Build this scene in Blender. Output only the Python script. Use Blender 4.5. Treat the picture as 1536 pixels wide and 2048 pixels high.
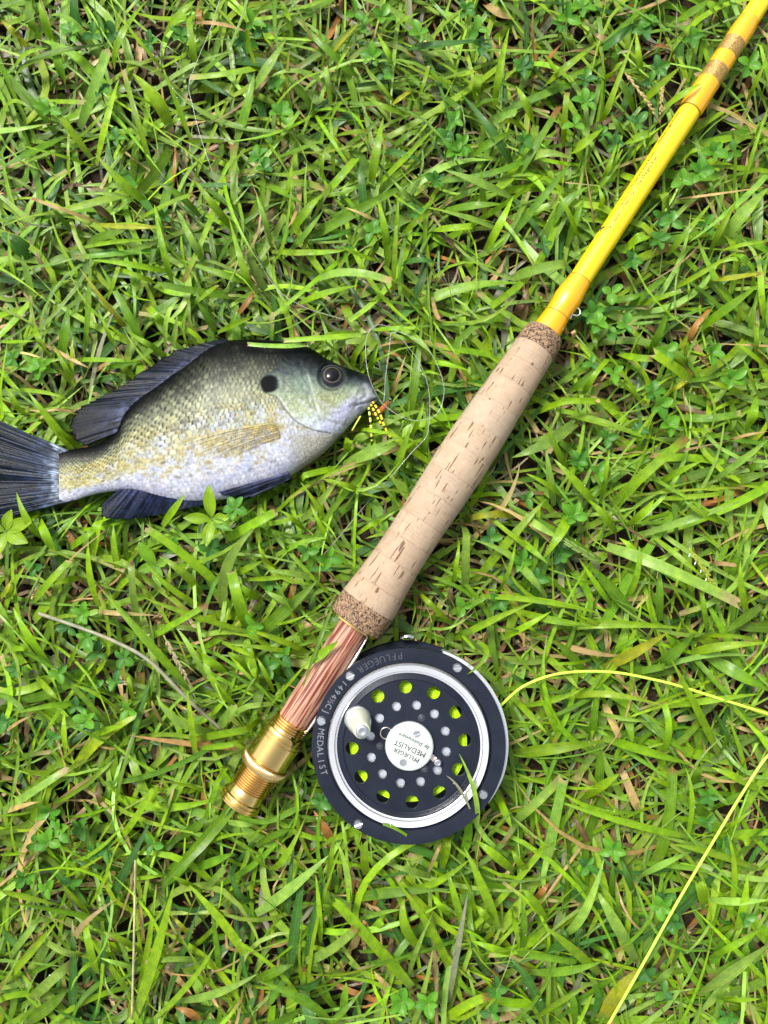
import bpy, bmesh, math, random
import numpy as np
from mathutils import Vector, Matrix

for o in list(bpy.data.objects):
    bpy.data.objects.remove(o, do_unlink=True)
SC = bpy.context.scene
COL = SC.collection
rng = np.random.default_rng(11)
random.seed(5)
R = math.radians

# ------------------------------------------------------------------ camera
F = 1490.0                 # focal length in photo pixels (photo 1536 x 2048)
H = 0.345                  # metres above the soil
TILT = R(3.0)
CAM = np.array([0.0, -(H - 0.02) * math.tan(TILT), H])
cam = bpy.data.cameras.new('camera')
cam.sensor_fit = 'VERTICAL'; cam.sensor_height = 24.0; cam.sensor_width = 18.0
cam.lens = F / 2048.0 * 24.0
cam.clip_start = 0.01; cam.clip_end = 200
camo = bpy.data.objects.new('camera', cam); COL.objects.link(camo)
camo.location = CAM; camo.rotation_euler = (TILT, 0, 0)
SC.camera = camo

# ------------------------------------------------------------------ light: bright overcast
w = bpy.data.worlds.new('World'); SC.world = w; w.use_nodes = True
nt = w.node_tree; nt.nodes.clear()
sky = nt.nodes.new('ShaderNodeTexSky'); sky.sky_type = 'NISHITA'; sky.sun_disc = False
SUN_EL, SUN_AZ = R(58), R(-42)           # azimuth clockwise from +Y (up in the picture)
sky.sun_elevation = SUN_EL; sky.sun_rotation = SUN_AZ
sky.air_density = 1.0; sky.dust_density = 4.0; sky.ozone_density = 1.0
hs = nt.nodes.new('ShaderNodeHueSaturation'); hs.inputs['Saturation'].default_value = 0.30
bg = nt.nodes.new('ShaderNodeBackground'); bg.inputs['Strength'].default_value = 0.07
wo = nt.nodes.new('ShaderNodeOutputWorld')
nt.links.new(sky.outputs[0], hs.inputs['Color']); nt.links.new(hs.outputs[0], bg.inputs['Color'])
nt.links.new(bg.outputs[0], wo.inputs['Surface'])
sl = bpy.data.lights.new('sun', 'SUN'); sl.energy = 1.5; sl.angle = R(15); sl.color = (1.0, 0.965, 0.9)
slo = bpy.data.objects.new('sun', sl); COL.objects.link(slo)
sd = Vector((math.cos(SUN_EL) * math.sin(SUN_AZ), math.cos(SUN_EL) * math.cos(SUN_AZ), math.sin(SUN_EL)))
slo.rotation_euler = sd.to_track_quat('Z', 'Y').to_euler(); slo.location = sd * 3
SC.view_settings.view_transform = 'Standard'; SC.view_settings.look = 'None'
SC.view_settings.exposure = 1.55; SC.view_settings.gamma = 1.0
SC.view_settings.use_curve_mapping = False

# ------------------------------------------------------------------ helpers
CT, ST = math.cos(TILT), math.sin(TILT)
def P(px, py, z):
    """point at height z seen at photo pixel (px,py)"""
    px = np.asarray(px, float); py = np.asarray(py, float); z = np.asarray(z, float)
    x = (px - 768.0) / F; y = -(py - 1024.0) / F
    dx, dy, dz = x, y * CT + ST, y * ST - CT
    k = (z - H) / dz
    return np.stack(np.broadcast_arrays(CAM[0] + dx * k, CAM[1] + dy * k, z * np.ones_like(k)), -1)
def mpp(z):                      # metres per photo pixel at height z (near picture centre)
    return (H - z) / F

def lin(r, g, b):
    f = lambda c: ((c / 255.0) / 12.92) if c <= 10 else (((c / 255.0) + 0.055) / 1.055) ** 2.4
    return (f(r), f(g), f(b))
def lin_arr(a):
    a = np.asarray(a, float) / 255.0
    return np.where(a <= 0.04045, a / 12.92, ((a + 0.055) / 1.055) ** 2.4)

def mesh_obj(name, verts, faces, mat=None, parent=None, smooth=True, cols=None, uvs=None, loc=None):
    me = bpy.data.meshes.new(name)
    me.from_pydata([tuple(v) for v in verts], [], [tuple(int(i) for i in f) for f in faces])
    finish(me, mat, smooth, cols, uvs)
    return link(name, me, parent, loc)
def finish(me, mat, smooth=True, cols=None, uvs=None):
    if smooth:
        me.polygons.foreach_set('use_smooth', [True] * len(me.polygons))
    if cols is not None:
        a = me.color_attributes.new('Col', 'FLOAT_COLOR', 'POINT')
        c4 = np.ones((len(me.vertices), 4)); cc_ = np.asarray(cols); cc_ = cc_.reshape(-1, cc_.shape[-1]); c4[:, :cc_.shape[1]] = cc_
        a.data.foreach_set('color', c4.ravel())
    if uvs is not None:
        ul = me.uv_layers.new(name='UVMap')
        li = np.zeros(len(me.loops), dtype=np.int32); me.loops.foreach_get('vertex_index', li)
        ul.data.foreach_set('uv', np.asarray(uvs)[li].ravel())
    if mat: me.materials.append(mat)
    me.update()
def link(name, me, parent=None, loc=None):
    o = bpy.data.objects.new(name, me); COL.objects.link(o)
    if parent is not None: o.parent = parent
    if loc is not None: o.location = loc
    return o
def empty(name, loc, rot=None):
    o = bpy.data.objects.new(name, None); COL.objects.link(o)
    o.location = loc; o.empty_display_size = 0.01
    if rot is not None: o.rotation_euler = rot
    return o
def tag(o, label=None, cat=None, group=None, kind=None):
    if label: o['label'] = label
    if cat: o['category'] = cat
    if group: o['group'] = group
    if kind: o['kind'] = kind
    return o
def big_mesh(name, V, Q, mat, cols, uvs, smooth=True):
    """quads from numpy arrays"""
    me = bpy.data.meshes.new(name)
    nv, nf = len(V), len(Q)
    me.vertices.add(nv); me.vertices.foreach_set('co', V.astype(np.float32).ravel())
    me.loops.add(nf * 4); me.loops.foreach_set('vertex_index', Q.astype(np.int32).ravel())
    me.polygons.add(nf); me.polygons.foreach_set('loop_start', np.arange(0, nf * 4, 4, dtype=np.int32))
    me.polygons.foreach_set('loop_total', np.full(nf, 4, dtype=np.int32))
    me.update(calc_edges=True)
    finish(me, mat, smooth, cols, uvs)
    return me

def vnoise(x, y, seed=0):
    """smooth value noise in [0,1]"""
    g = np.random.default_rng(1000 + seed).random((256, 256))
    xi = np.floor(x).astype(int); yi = np.floor(y).astype(int)
    fx = x - xi; fy = y - yi
    fx = fx * fx * (3 - 2 * fx); fy = fy * fy * (3 - 2 * fy)
    a = g[xi % 256, yi % 256]; b = g[(xi + 1) % 256, yi % 256]
    c = g[xi % 256, (yi + 1) % 256]; d = g[(xi + 1) % 256, (yi + 1) % 256]
    return (a * (1 - fx) + b * fx) * (1 - fy) + (c * (1 - fx) + d * fx) * fy
def sstep(a, b, x):
    t = np.clip((x - a) / (b - a), 0, 1); return t * t * (3 - 2 * t)
def catmull(pts, n=12):
    pts = np.asarray(pts, float)
    ext = np.vstack([2 * pts[0] - pts[1], pts, 2 * pts[-1] - pts[-2]])
    out = []
    for i in range(1, len(ext) - 2):
        p0, p1, p2, p3 = ext[i - 1:i + 3]
        for t in np.linspace(0, 1, n, endpoint=False):
            out.append(0.5 * ((2 * p1) + (-p0 + p2) * t + (2 * p0 - 5 * p1 + 4 * p2 - p3) * t * t + (-p0 + 3 * p1 - 3 * p2 + p3) * t ** 3))
    out.append(ext[-2])
    return np.array(out)
def tube(path, rad, n=8):
    path = np.asarray(path, float); m = len(path)
    rad = np.broadcast_to(rad, (m,))
    t = np.gradient(path, axis=0); t /= np.linalg.norm(t, axis=1)[:, None] + 1e-12
    up = np.array([0, 0, 1.0])
    V = []
    for i in range(m):
        s = np.cross(t[i], up)
        if np.linalg.norm(s) < 1e-3: s = np.cross(t[i], [1, 0, 0])
        s /= np.linalg.norm(s); u = np.cross(s, t[i])
        for k in range(n):
            a = 2 * math.pi * k / n
            V.append(path[i] + rad[i] * (math.cos(a) * s + math.sin(a) * u))
    Fc = []
    for i in range(m - 1):
        for k in range(n):
            k2 = (k + 1) % n
            Fc.append((i * n + k, i * n + k2, (i + 1) * n + k2, (i + 1) * n + k))
    Fc.append(tuple(range(n - 1, -1, -1))); Fc.append(tuple((m - 1) * n + k for k in range(n)))
    return V, Fc
def lathe(prof, n=48, axis='z', center=(0, 0, 0), close=True, teeth=None):
    """prof: list of (radius, height); returns verts, faces"""
    V, Fc = [], []
    m = len(prof)
    for (r, h) in prof:
        for k in range(n):
            a = 2 * math.pi * k / n
            rr = r * (1 + (teeth if (teeth and k % 2) else 0))
            c, s = rr * math.cos(a), rr * math.sin(a)
            v = (c, s, h) if axis == 'z' else (h, c, s)
            V.append((v[0] + center[0], v[1] + center[1], v[2] + center[2]))
    for i in range(m - 1):
        for k in range(n):
            k2 = (k + 1) % n
            q = (i * n + k, i * n + k2, (i + 1) * n + k2, (i + 1) * n + k)
            Fc.append(q)
    if close:
        if prof[0][0] > 1e-9: Fc.append(tuple(range(n - 1, -1, -1)))
        if prof[-1][0] > 1e-9: Fc.append(tuple((m - 1) * n + k for k in range(n)))
    return V, Fc
def ringlathe(prof, n=96):
    """closed profile (annulus)"""
    V, Fc = [], []
    m = len(prof)
    for (r, h) in prof:
        for k in range(n):
            a = 2 * math.pi * k / n
            V.append((r * math.cos(a), r * math.sin(a), h))
    for i in range(m):
        i2 = (i + 1) % m
        for k in range(n):
            k2 = (k + 1) % n
            Fc.append((i * n + k, i * n + k2, i2 * n + k2, i2 * n + k))
    return V, Fc
def fixn(o):
    bm = bmesh.new(); bm.from_mesh(o.data); bmesh.ops.recalc_face_normals(bm, faces=bm.faces); bm.to_mesh(o.data); bm.free()
    return o
def autosmooth(o, deg=35):
    o.data.set_sharp_from_angle(angle=R(deg)); return o

# ------------------------------------------------------------------ materials
class NT:
    def __init__(s, name):
        s.m = bpy.data.materials.new(name); s.m.use_nodes = True
        s.t = s.m.node_tree; s.b = s.t.nodes['Principled BSDF']; s.out = s.t.nodes['Material Output']
    def n(s, typ, **kw):
        nd = s.t.nodes.new(typ)
        for k, v in kw.items():
            if k in nd.inputs.keys(): nd.inputs[k].default_value = v
            else: setattr(nd, k, v)
        return nd
    def l(s, a, b): s.t.links.new(a, b)
    def ramp(s, fac, stops, interp='LINEAR'):
        nd = s.t.nodes.new('ShaderNodeValToRGB'); e = nd.color_ramp.elements
        nd.color_ramp.interpolation = interp
        while len(e) < len(stops): e.new(0.5)
        for el, (p, c) in zip(e, stops):
            el.position = p; el.color = (c[0], c[1], c[2], 1) if len(c) == 3 else c
        s.l(fac, nd.inputs[0]); return nd.outputs[0]
    def mix(s, fac, a, b, mode='MIX'):
        nd = s.t.nodes.new('ShaderNodeMix'); nd.data_type = 'RGBA'; nd.blend_type = mode
        for sock, v in ((nd.inputs[0], fac), (nd.inputs[6], a), (nd.inputs[7], b)):
            if hasattr(v, 'is_linked') or hasattr(v, 'node'): s.l(v, sock)
            elif isinstance(v, (int, float)): sock.default_value = v
            else: sock.default_value = (v[0], v[1], v[2], 1)
        return nd.outputs[2]
    def math(s, op, a, b=0.0):
        nd = s.t.nodes.new('ShaderNodeMath'); nd.operation = op
        for sock, v in ((nd.inputs[0], a), (nd.inputs[1], b)):
            if hasattr(v, 'node'): s.l(v, sock)
            else: sock.default_value = v
        return nd.outputs[0]
    def bump(s, h, strength=0.3, dist=0.001):
        nd = s.t.nodes.new('ShaderNodeBump'); nd.inputs['Strength'].default_value = strength
        nd.inputs['Distance'].default_value = dist; s.l(h, nd.inputs['Height']); s.l(nd.outputs[0], s.b.inputs['Normal'])
    def set(s, **kw):
        names = dict(rough='Roughness', metal='Metallic', spec='Specular IOR Level', coat='Coat Weight', coatr='Coat Roughness',
                     trans='Transmission Weight', ior='IOR', sss='Subsurface Weight')
        for k, v in kw.items():
            if k == 'color': s.b.inputs['Base Color'].default_value = (*v, 1)
            else: s.b.inputs[names[k]].default_value = v
        return s
    def base(s, sock): s.l(sock, s.b.inputs['Base Color'])
    def obj(s):
        return s.n('ShaderNodeTexCoord').outputs['Object']
    def mapping(s, vec, scale=(1, 1, 1), loc=(0, 0, 0)):
        nd = s.n('ShaderNodeMapping'); nd.inputs['Scale'].default_value = scale; nd.inputs['Location'].default_value = loc
        s.l(vec, nd.inputs['Vector']); return nd.outputs[0]
    def noise(s, vec, scale, detail=3, rough=0.55, dist=0.0):
        nd = s.n('ShaderNodeTexNoise', Scale=scale, Detail=detail, Roughness=rough, Distortion=dist); s.l(vec, nd.inputs['Vector'])
        return nd.outputs['Fac']
    def speckle(s, scale, amt, col):
        pass

def simple(name, color, rough=0.4, metal=0.0, coat=0.0, nscale=0, namp=0.0, bump=0.0, spec=0.5):
    m = NT(name).set(color=color, rough=rough, metal=metal, coat=coat, spec=spec)
    if nscale:
        f = m.noise(m.obj(), nscale, 4)
        d = tuple(c * (1 - namp) for c in color); u = tuple(min(1, c * (1 + namp)) for c in color)
        m.base(m.ramp(f, [(0.3, d), (0.7, u)]))
        r = m.math('MULTIPLY_ADD', f, 0.25); r.node.inputs[2].default_value = rough - 0.12
        m.l(r, m.b.inputs['Roughness'])
        if bump: m.bump(f, bump, 0.0004)
    return m.m

def leaf_material(name, vein=70.0, transl=0.26, rough=0.42):
    m = NT(name).set(rough=rough, spec=0.32, coat=0.10, coatr=0.15)
    at = m.n('ShaderNodeAttribute', attribute_name='Col').outputs['Color']
    uv = m.n('ShaderNodeUVMap', uv_map='UVMap').outputs[0]
    sep = m.n('ShaderNodeSeparateXYZ'); m.l(uv, sep.inputs[0])
    st = m.noise(m.mapping(uv, (vein, 0.6, 1)), 0.35, 2)           # fine veins along the blade
    blot = m.noise(m.obj(), 260, 3)
    fine = m.noise(m.obj(), 1500, 2)
    c = m.mix(1.0, at, m.ramp(st, [(0.32, (0.66, 0.70, 0.60)), (0.68, (1.26, 1.22, 1.35))]), 'MULTIPLY')
    c = m.mix(1.0, c, m.ramp(blot, [(0.32, (0.72, 0.78, 0.80)), (0.68, (1.24, 1.16, 1.05))]), 'MULTIPLY')
    # small dark bruises
    c = m.mix(m.ramp(fine, [(0.70, (0, 0, 0)), (0.76, (0.55, 0.55, 0.55))]), c, (0.03, 0.045, 0.012))
    mid = m.math('ABSOLUTE', m.math('SUBTRACT', sep.outputs[0], 0.5))
    mr = m.ramp(mid, [(0.0, (0.30, 0.30, 0.30)), (0.05, (0, 0, 0))])
    c = m.mix(mr, c, (0.26, 0.40, 0.12))
    m.base(c)
    wet = m.noise(m.obj(), 120, 3)
    m.l(m.ramp(wet, [(0.42, (0.55,) * 3), (0.60, (0.20,) * 3)]), m.b.inputs['Roughness'])
    m.bump(m.math('ADD', st, m.math('MULTIPLY', wet, 1.5)), 0.45, 0.0003)
    tr = m.n('ShaderNodeBsdfTranslucent'); m.l(m.mix(1.0, c, (1.25, 1.2, 0.55), 'MULTIPLY'), tr.inputs['Color'])
    ms = m.n('ShaderNodeMixShader', Fac=transl); m.l(m.b.outputs[0], ms.inputs[1]); m.l(tr.outputs[0], ms.inputs[2])
    m.l(ms.outputs[0], m.out.inputs['Surface'])
    return m.m
M_GRASS = leaf_material('grass_leaf')
M_DRY = leaf_material('dry_grass', vein=50, transl=0.12, rough=0.7)

def vcol_material(name, rough=0.3, coat=0.6, coatr=0.1, bumpscale=0, bumpstr=0.2, spec=0.5, transl=0.0):
    m = NT(name).set(rough=rough, coat=coat, coatr=coatr, spec=spec)
    at = m.n('ShaderNodeAttribute', attribute_name='Col').outputs['Color']
    m.base(at)
    if bumpscale:
        f = m.noise(m.obj(), bumpscale, 3); m.bump(f, bumpstr, 0.0004)
    return m.m

# ------------------------------------------------------------------ where things lie (world metres)
Z_AX = 0.024          # rod axis height
Z_FISH = 0.019        # fish mid plane
Z_FACE = 0.0375       # reel face
Z_BACK = 0.0105

# rod axis
BUTT = P(486, 1594, Z_AX); TIPV = P(1379, 223, Z_AX) - BUTT
AX = TIPV / np.linalg.norm(TIPV)
PERP = np.array([AX[1], -AX[0], 0.0])          # to the right / down in the picture
A0 = np.array([733.0, 1207.0]); ADIR = np.array([0.547, -0.8371])
def rx(t):                                     # picture px along the axis from A0 -> metres along the rod
    p = A0 + t * ADIR
    return float(np.dot(P(p[0], p[1], Z_AX) - BUTT, AX))
MR = mpp(Z_AX)
def tpx(px, py): return float(np.dot(np.array([px, py]) - A0, ADIR))

# reel
RC = P(817.5, 1491.5, Z_FACE); MF = mpp(Z_FACE) * 0.985
def rl(zx, zy):                                # 3.339x zoom tile px -> reel local XY
    p = P(600 + zx / 3.339, 1240 + zy / 3.339, Z_FACE) - RC
    return float(p[0]), float(p[1])
R_OUT = 194 * MF

# fish outline (photo px)
TOPL = np.array([(118, 903), (128, 900), (141, 899), (182, 892), (212, 879), (234, 858), (247, 828), (273, 796), (312, 770), (345, 745), (385, 716),
                 (415, 694), (440, 684), (470, 680), (520, 679), (555, 682), (590, 687), (618, 695), (640, 708), (653, 717), (675, 728), (694, 736), (715, 743),
                 (732, 750), (743, 762), (750, 778), (754, 790), (756, 797)], float)
BOTL = np.array([(118, 1004), (135, 1003), (154, 999), (175, 992), (205, 985), (240, 982), (275, 984), (310, 993), (345, 1001), (380, 1005), (410, 1004),
                 (437, 1000), (462, 996), (500, 985), (544, 970), (582, 951), (621, 926), (653, 901), (681, 871), (708, 841), (728, 823), (742, 812), (752, 804), (756, 798)], float)
TAIL = [(128, 899), (105, 880), (80, 862), (50, 850), (0, 832), (-55, 812), (-62, 840), (-30, 900), (-8, 945), (-30, 990), (-50, 1050), (0, 1034), (25, 1030), (60, 1020), (110, 1005), (154, 1000)]
DORS = [(234, 858), (200, 876), (167, 888), (150, 876), (142, 861), (141, 843), (161, 817), (203, 796), (247, 770), (299, 736), (352, 705), (400, 690), (462, 680)]
ANAL = [(234, 983), (215, 1002), (206, 1015), (204, 1032), (260, 1036), (312, 1030), (365, 1016), (415, 1006)]

# ------------------------------------------------------------------ pressed-grass height limit (metres) on a grid
GX0, GY0, GS, GN = -0.66, -0.66, 0.0015, 880
gx = GX0 + GS * np.arange(GN); gy = GY0 + GS * np.arange(GN)
LIM = np.full((GN, GN), 1.0)                   # [ix, iy]
def press(poly, z):
    poly = np.asarray(poly, float)[:, :2]
    x0, y0 = poly.min(0); x1, y1 = poly.max(0)
    ix = np.where((gx >= x0) & (gx <= x1))[0]; iy = np.where((gy >= y0) & (gy <= y1))[0]
    if not len(ix) or not len(iy): return
    X, Y = np.meshgrid(gx[ix], gy[iy], indexing='ij')
    ins = np.zeros(X.shape, bool)
    n = len(poly)
    for i in range(n):
        xa, ya = poly[i]; xb, yb = poly[(i + 1) % n]
        c = ((ya > Y) != (yb > Y)) & (X < (xb - xa) * (Y - ya) / (yb - ya + 1e-15) + xa)
        ins ^= c
    sub = LIM[np.ix_(ix, iy)]; sub[ins] = np.minimum(sub[ins], z); LIM[np.ix_(ix, iy)] = sub
def P2(pts, z): return [P(a, b, z) for a, b in pts]
press(P2(np.vstack([TOPL, BOTL[::-1]]), Z_FISH), 0.006)
press(P2(TAIL, Z_FISH), 0.0145); press(P2(DORS + [(345, 745), (273, 796)], Z_FISH), 0.0145); press(P2(ANAL + [(345, 1001)], Z_FISH), 0.0145)
def rodrect(x0, x1, hw): return [BUTT + AX * x0 + PERP * hw, BUTT + AX * x1 + PERP * hw, BUTT + AX * x1 - PERP * hw, BUTT + AX * x0 - PERP * hw]
press(rodrect(-0.001, rx(-46), 0.0095), 0.012)
press(rodrect(rx(-48), rx(652), 0.0132), 0.009)
press(rodrect(rx(640), 0.9, 0.0056), 0.0165)
press([(RC[0] + math.cos(a) * (R_OUT + .002), RC[1] + math.sin(a) * (R_OUT + .002)) for a in np.linspace(0, 2 * math.pi, 60)], 0.008)
L2 = LIM.copy()
for dx in (-2, -1, 0, 1, 2):
    for dy in (-2, -1, 0, 1, 2):
        L2 = np.minimum(L2, np.roll(np.roll(LIM, dx, 0), dy, 1))
LIM = L2
def limz(x, y):
    i = np.clip(((x - GX0) / GS).astype(int), 0, GN - 1); j = np.clip(((y - GY0) / GS).astype(int), 0, GN - 1)
    return LIM[i, j]

# ------------------------------------------------------------------ ground
m = NT('soil').set(rough=0.95, spec=0.2)
f1 = m.noise(m.obj(), 90, 5); f2 = m.noise(m.obj(), 700, 3)
c = m.ramp(f1, [(0.3, (0.010, 0.007, 0.004)), (0.7, (0.045, 0.030, 0.017))])
c = m.mix(m.ramp(f2, [(0.5, (0, 0, 0)), (0.75, (0.5, 0.5, 0.5))]), c, (0.07, 0.05, 0.03))
ln_ = m.n('ShaderNodeVectorMath', operation='LENGTH'); m.l(m.obj(), ln_.inputs[0])
far = m.ramp(ln_.outputs['Value'], [(0.46, (0, 0, 0)), (0.62, (1, 1, 1))])
turf = m.ramp(m.noise(m.obj(), 160, 4), [(0.3, (0.015, 0.03, 0.004)), (0.5, (0.06, 0.14, 0.008)), (0.7, (0.13, 0.26, 0.012))])
c = m.mix(far, c, turf)
m.base(c); m.bump(f2, 0.8, 0.003)
n = 60
gr = np.concatenate([[-60, -8, -2], np.linspace(-0.8, 0.8, n), [2, 8, 60]])
N = len(gr)
GV = [(x, y, 0.0015 * math.sin(x * 90 + 2 * math.sin(y * 60)) * math.cos(y * 80) - 0.001) for x in gr for y in gr]
GF = [(i * N + j, (i + 1) * N + j, (i + 1) * N + j + 1, i * N + j + 1) for i in range(N - 1) for j in range(N - 1)]
GROUND = tag(mesh_obj('ground', GV, GF, m.m), kind='structure')

# ------------------------------------------------------------------ grass blades
CLS = {   # base colours (albedo)
    'b': (0.205, 0.375, 0.006), 'g': (0.112, 0.245, 0.007), 'd': (0.048, 0.150, 0.018), 'p': (0.225, 0.390, 0.050),
    'y': (0.300, 0.335, 0.012), 't': (0.410, 0.290, 0.115), 'r': (0.135, 0.078, 0.036), 'k': (0.210, 0.220, 0.140), 'o': (0.34, 0.15, 0.035)}
def blades(p0, pm, p1, w, cols, tips, n=8, across=3, fold=0.15, roll=None, clampz=True, tipcol=None, taper=None):
    """vectorised: p0,pm,p1 (N,3), w (N,), cols (N,3), tips (N,) 0 pointed / 1 mown; returns V (N,n+1,a,3), C, UV"""
    N = len(p0)
    t = np.linspace(0, 1, n + 1)[None, :, None]
    c = 2 * pm - 0.5 * (p0 + p1)
    cen = (1 - t) ** 2 * p0[:, None] + 2 * t * (1 - t) * c[:, None] + t ** 2 * p1[:, None]
    if clampz:
        lz = limz(cen[..., 0], cen[..., 1])
        k = np.minimum(cen[..., 2], lz - 0.0006 * rng.random(lz.shape))
        # soften the press along the blade
        for _ in range(2):
            k2 = k.copy(); k2[:, 1:-1] = np.minimum(k[:, 1:-1], (k[:, :-2] + k[:, 2:]) / 2 + 0.004); k = k2
        cen[..., 2] = k
    tan = np.gradient(cen, axis=1); tan /= np.linalg.norm(tan, axis=2, keepdims=True) + 1e-12
    up = np.zeros_like(tan); up[..., 2] = 1
    side = np.cross(tan, up); ln = np.linalg.norm(side, axis=2, keepdims=True)
    side = np.where(ln > 0.05, side / (ln + 1e-12), np.array([1.0, 0, 0]))
    nrm = np.cross(side, tan)
    if roll is None: roll = rng.normal(0, 0.20, N)
    twist = rng.normal(0, 0.22, N)
    ang = (roll[:, None] + twist[:, None] * t[:, :, 0])[..., None]
    s2 = side * np.cos(ang) + nrm * np.sin(ang); n2 = nrm * np.cos(ang) - side * np.sin(ang)
    tt = t[0, :, 0][None, :]
    wp = 0.70 + 0.30 * sstep(0, 0.3, tt)
    pointed = np.clip((1 - tt) / 0.48, 0, 1) ** 0.70
    mown = 1.0 - 0.22 * tt
    tip = tips[:, None]
    ww = w[:, None] * wp * np.where(tip > 0.5, mown, np.maximum(pointed, 0.03))
    a = np.linspace(-1, 1, across)
    V = np.zeros((N, n + 1, across, 3)); UV = np.zeros((N, n + 1, across, 2))
    foldv = (fold * (0.6 + 0.8 * rng.random(N)))[:, None, None]
    for i, s in enumerate(a):
        V[:, :, i] = cen + s2 * (0.5 * s * ww[..., None]) + n2 * (abs(s) ** 1.3 * 0.5 * ww[..., None] * foldv)
        UV[:, :, i, 0] = (s + 1) / 2; UV[:, :, i, 1] = tt
    # ragged mown ends
    jag = (rng.random((N, across)) - 0.5) * w[:, None] * 0.55 * (tip > 0.5)
    V[:, -1] += tan[:, -1][:, None, :] * jag[..., None]
    C = np.repeat(np.repeat(cols[:, None, None, :], n + 1, 1), across, 2)
    C = C * (0.80 + 0.25 * sstep(0, .5, tt))[..., None, None] if False else C.copy()
    basepale = (1 - sstep(0, 0.22, tt))[..., None, None] * 0.35
    C = C * (1 - basepale) + basepale * np.array([0.24, 0.30, 0.10])
    if tipcol is None:
        tb = (rng.random(N) < np.where(tips > 0.5, 0.7, 0.12))
        tipc = np.where(rng.random((N, 1)) < 0.6, np.array([[0.44, 0.33, 0.16]]), np.array([[0.22, 0.10, 0.03]]))
        ext = rng.uniform(0.02, 0.10, N)
        f = sstep(0, 1, (tt - (1 - ext[:, None])) / 0.04 + 0.5) * tb[:, None]
        C = C * (1 - f[..., None, None]) + tipc[:, None, None, :] * f[..., None, None]
    return V, C, UV
def strip_faces(N, n, a):
    idx = np.arange(N * (n + 1) * a).reshape(N, n + 1, a)
    q = np.stack([idx[:, :-1, :-1], idx[:, :-1, 1:], idx[:, 1:, 1:], idx[:, 1:, :-1]], -1)
    return q.reshape(-1, 4)
def jitcol(c, N, amt=0.22):
    c = np.asarray(c)[None, :] if np.ndim(c) == 1 else np.asarray(c)
    l = np.exp(rng.normal(0, amt, (N, 1))); h = np.exp(rng.normal(0, amt * 0.28, (N, 3)))
    return np.clip(c * l * h, 0.003, 0.75)

def fill(name, N, z0, z1, ztip, length, width, classes, probs, n, mat, area, label, cat, elev_flat=0.5, mown=0.35):
    bx = rng.uniform(area[0], area[1], N); by = rng.uniform(area[2], area[3], N)
    # shoots: pull bases together into tufts
    k = max(1, N // 7)
    tx = rng.uniform(area[0], area[1], k); ty = rng.uniform(area[2], area[3], k)
    ti = rng.integers(0, k, N); use = rng.random(N) < 0.55
    bx = np.where(use, tx[ti] + rng.normal(0, 0.004, N), bx); by = np.where(use, ty[ti] + rng.normal(0, 0.004, N), by)
    az = rng.uniform(0, 2 * math.pi, N)
    tuft_az = rng.uniform(0, 2 * math.pi, k)
    az = np.where(use, tuft_az[ti] + rng.normal(0, 0.9, N), az)
    L = np.clip(rng.normal(length, length * 0.35, N), length * 0.35, length * 2.1)
    W = np.clip(width * np.exp(rng.normal(0, 0.42, N)), width * 0.4, width * 1.9)
    bend = rng.normal(0, 0.16, N)
    d = np.stack([np.cos(az), np.sin(az), np.zeros(N)], 1); e = np.stack([-np.sin(az), np.cos(az), np.zeros(N)], 1)
    p0 = np.stack([bx, by, rng.uniform(z0, z1, N)], 1)
    tz = rng.uniform(ztip[0], ztip[1], N)
    p1 = p0 + d * L[:, None]; p1[:, 2] = tz
    pm = p0 + d * (L * 0.5)[:, None] + e * (L * bend)[:, None]; pm[:, 2] = np.maximum(p0[:, 2], tz) * rng.uniform(0.75, 1.15, N)
    ci = rng.choice(len(classes), N, p=probs)
    base = np.array([CLS[c] for c in classes])[ci]
    cols = jitcol(base, N)
    tips = (rng.random(N) < mown).astype(float)
    V, C, UV = blades(p0, pm, p1, W, cols, tips, n=n, across=3)
    Q = strip_faces(N, n, 3)
    me = big_mesh(name, V.reshape(-1, 3), Q, mat, C.reshape(-1, 3), UV.reshape(-1, 2))
    o = link(name, me); tag(o, label, cat, kind='stuff'); return o
AREA = (-0.46, 0.46, -0.50, 0.52); AF = (0.92 * 1.02) / (0.356 * 0.475)
fill('thatch', int(2600 * AF), 0.0005, 0.004, (0.0005, 0.008), 0.026, 0.0017, ['t', 'r', 'o', 'k'], [0.25, 0.50, 0.08, 0.17], 4, M_DRY, AREA,
     'brown dead grass thatch on the soil between the green blades', 'thatch')
fill('undergrowth_grass', int(1550 * AF), 0.001, 0.005, (0.002, 0.010), 0.038, 0.0024, ['b', 'g', 'd', 'p'], [0.22, 0.43, 0.25, 0.10], 5, M_GRASS, AREA,
     'low dark green grass deep under the lawn surface', 'grass')
fill('lawn_grass', int(1120 * AF), 0.003, 0.010, (0.006, 0.0175), 0.048, 0.0025, ['b', 'g', 'd', 'p', 'k'], [0.39, 0.32, 0.13, 0.15, 0.01], 7, M_GRASS, AREA,
     'dense broad-bladed green lawn grass', 'grass')
fill('fine_grass', int(1050 * AF), 0.003, 0.010, (0.009, 0.023), 0.052, 0.0014, ['b', 'g', 'p', 't'], [0.5, 0.2, 0.2, 0.1], 7, M_GRASS, AREA,
     'thin narrow green grass blades between the broad ones', 'grass', mown=0.1)

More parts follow.
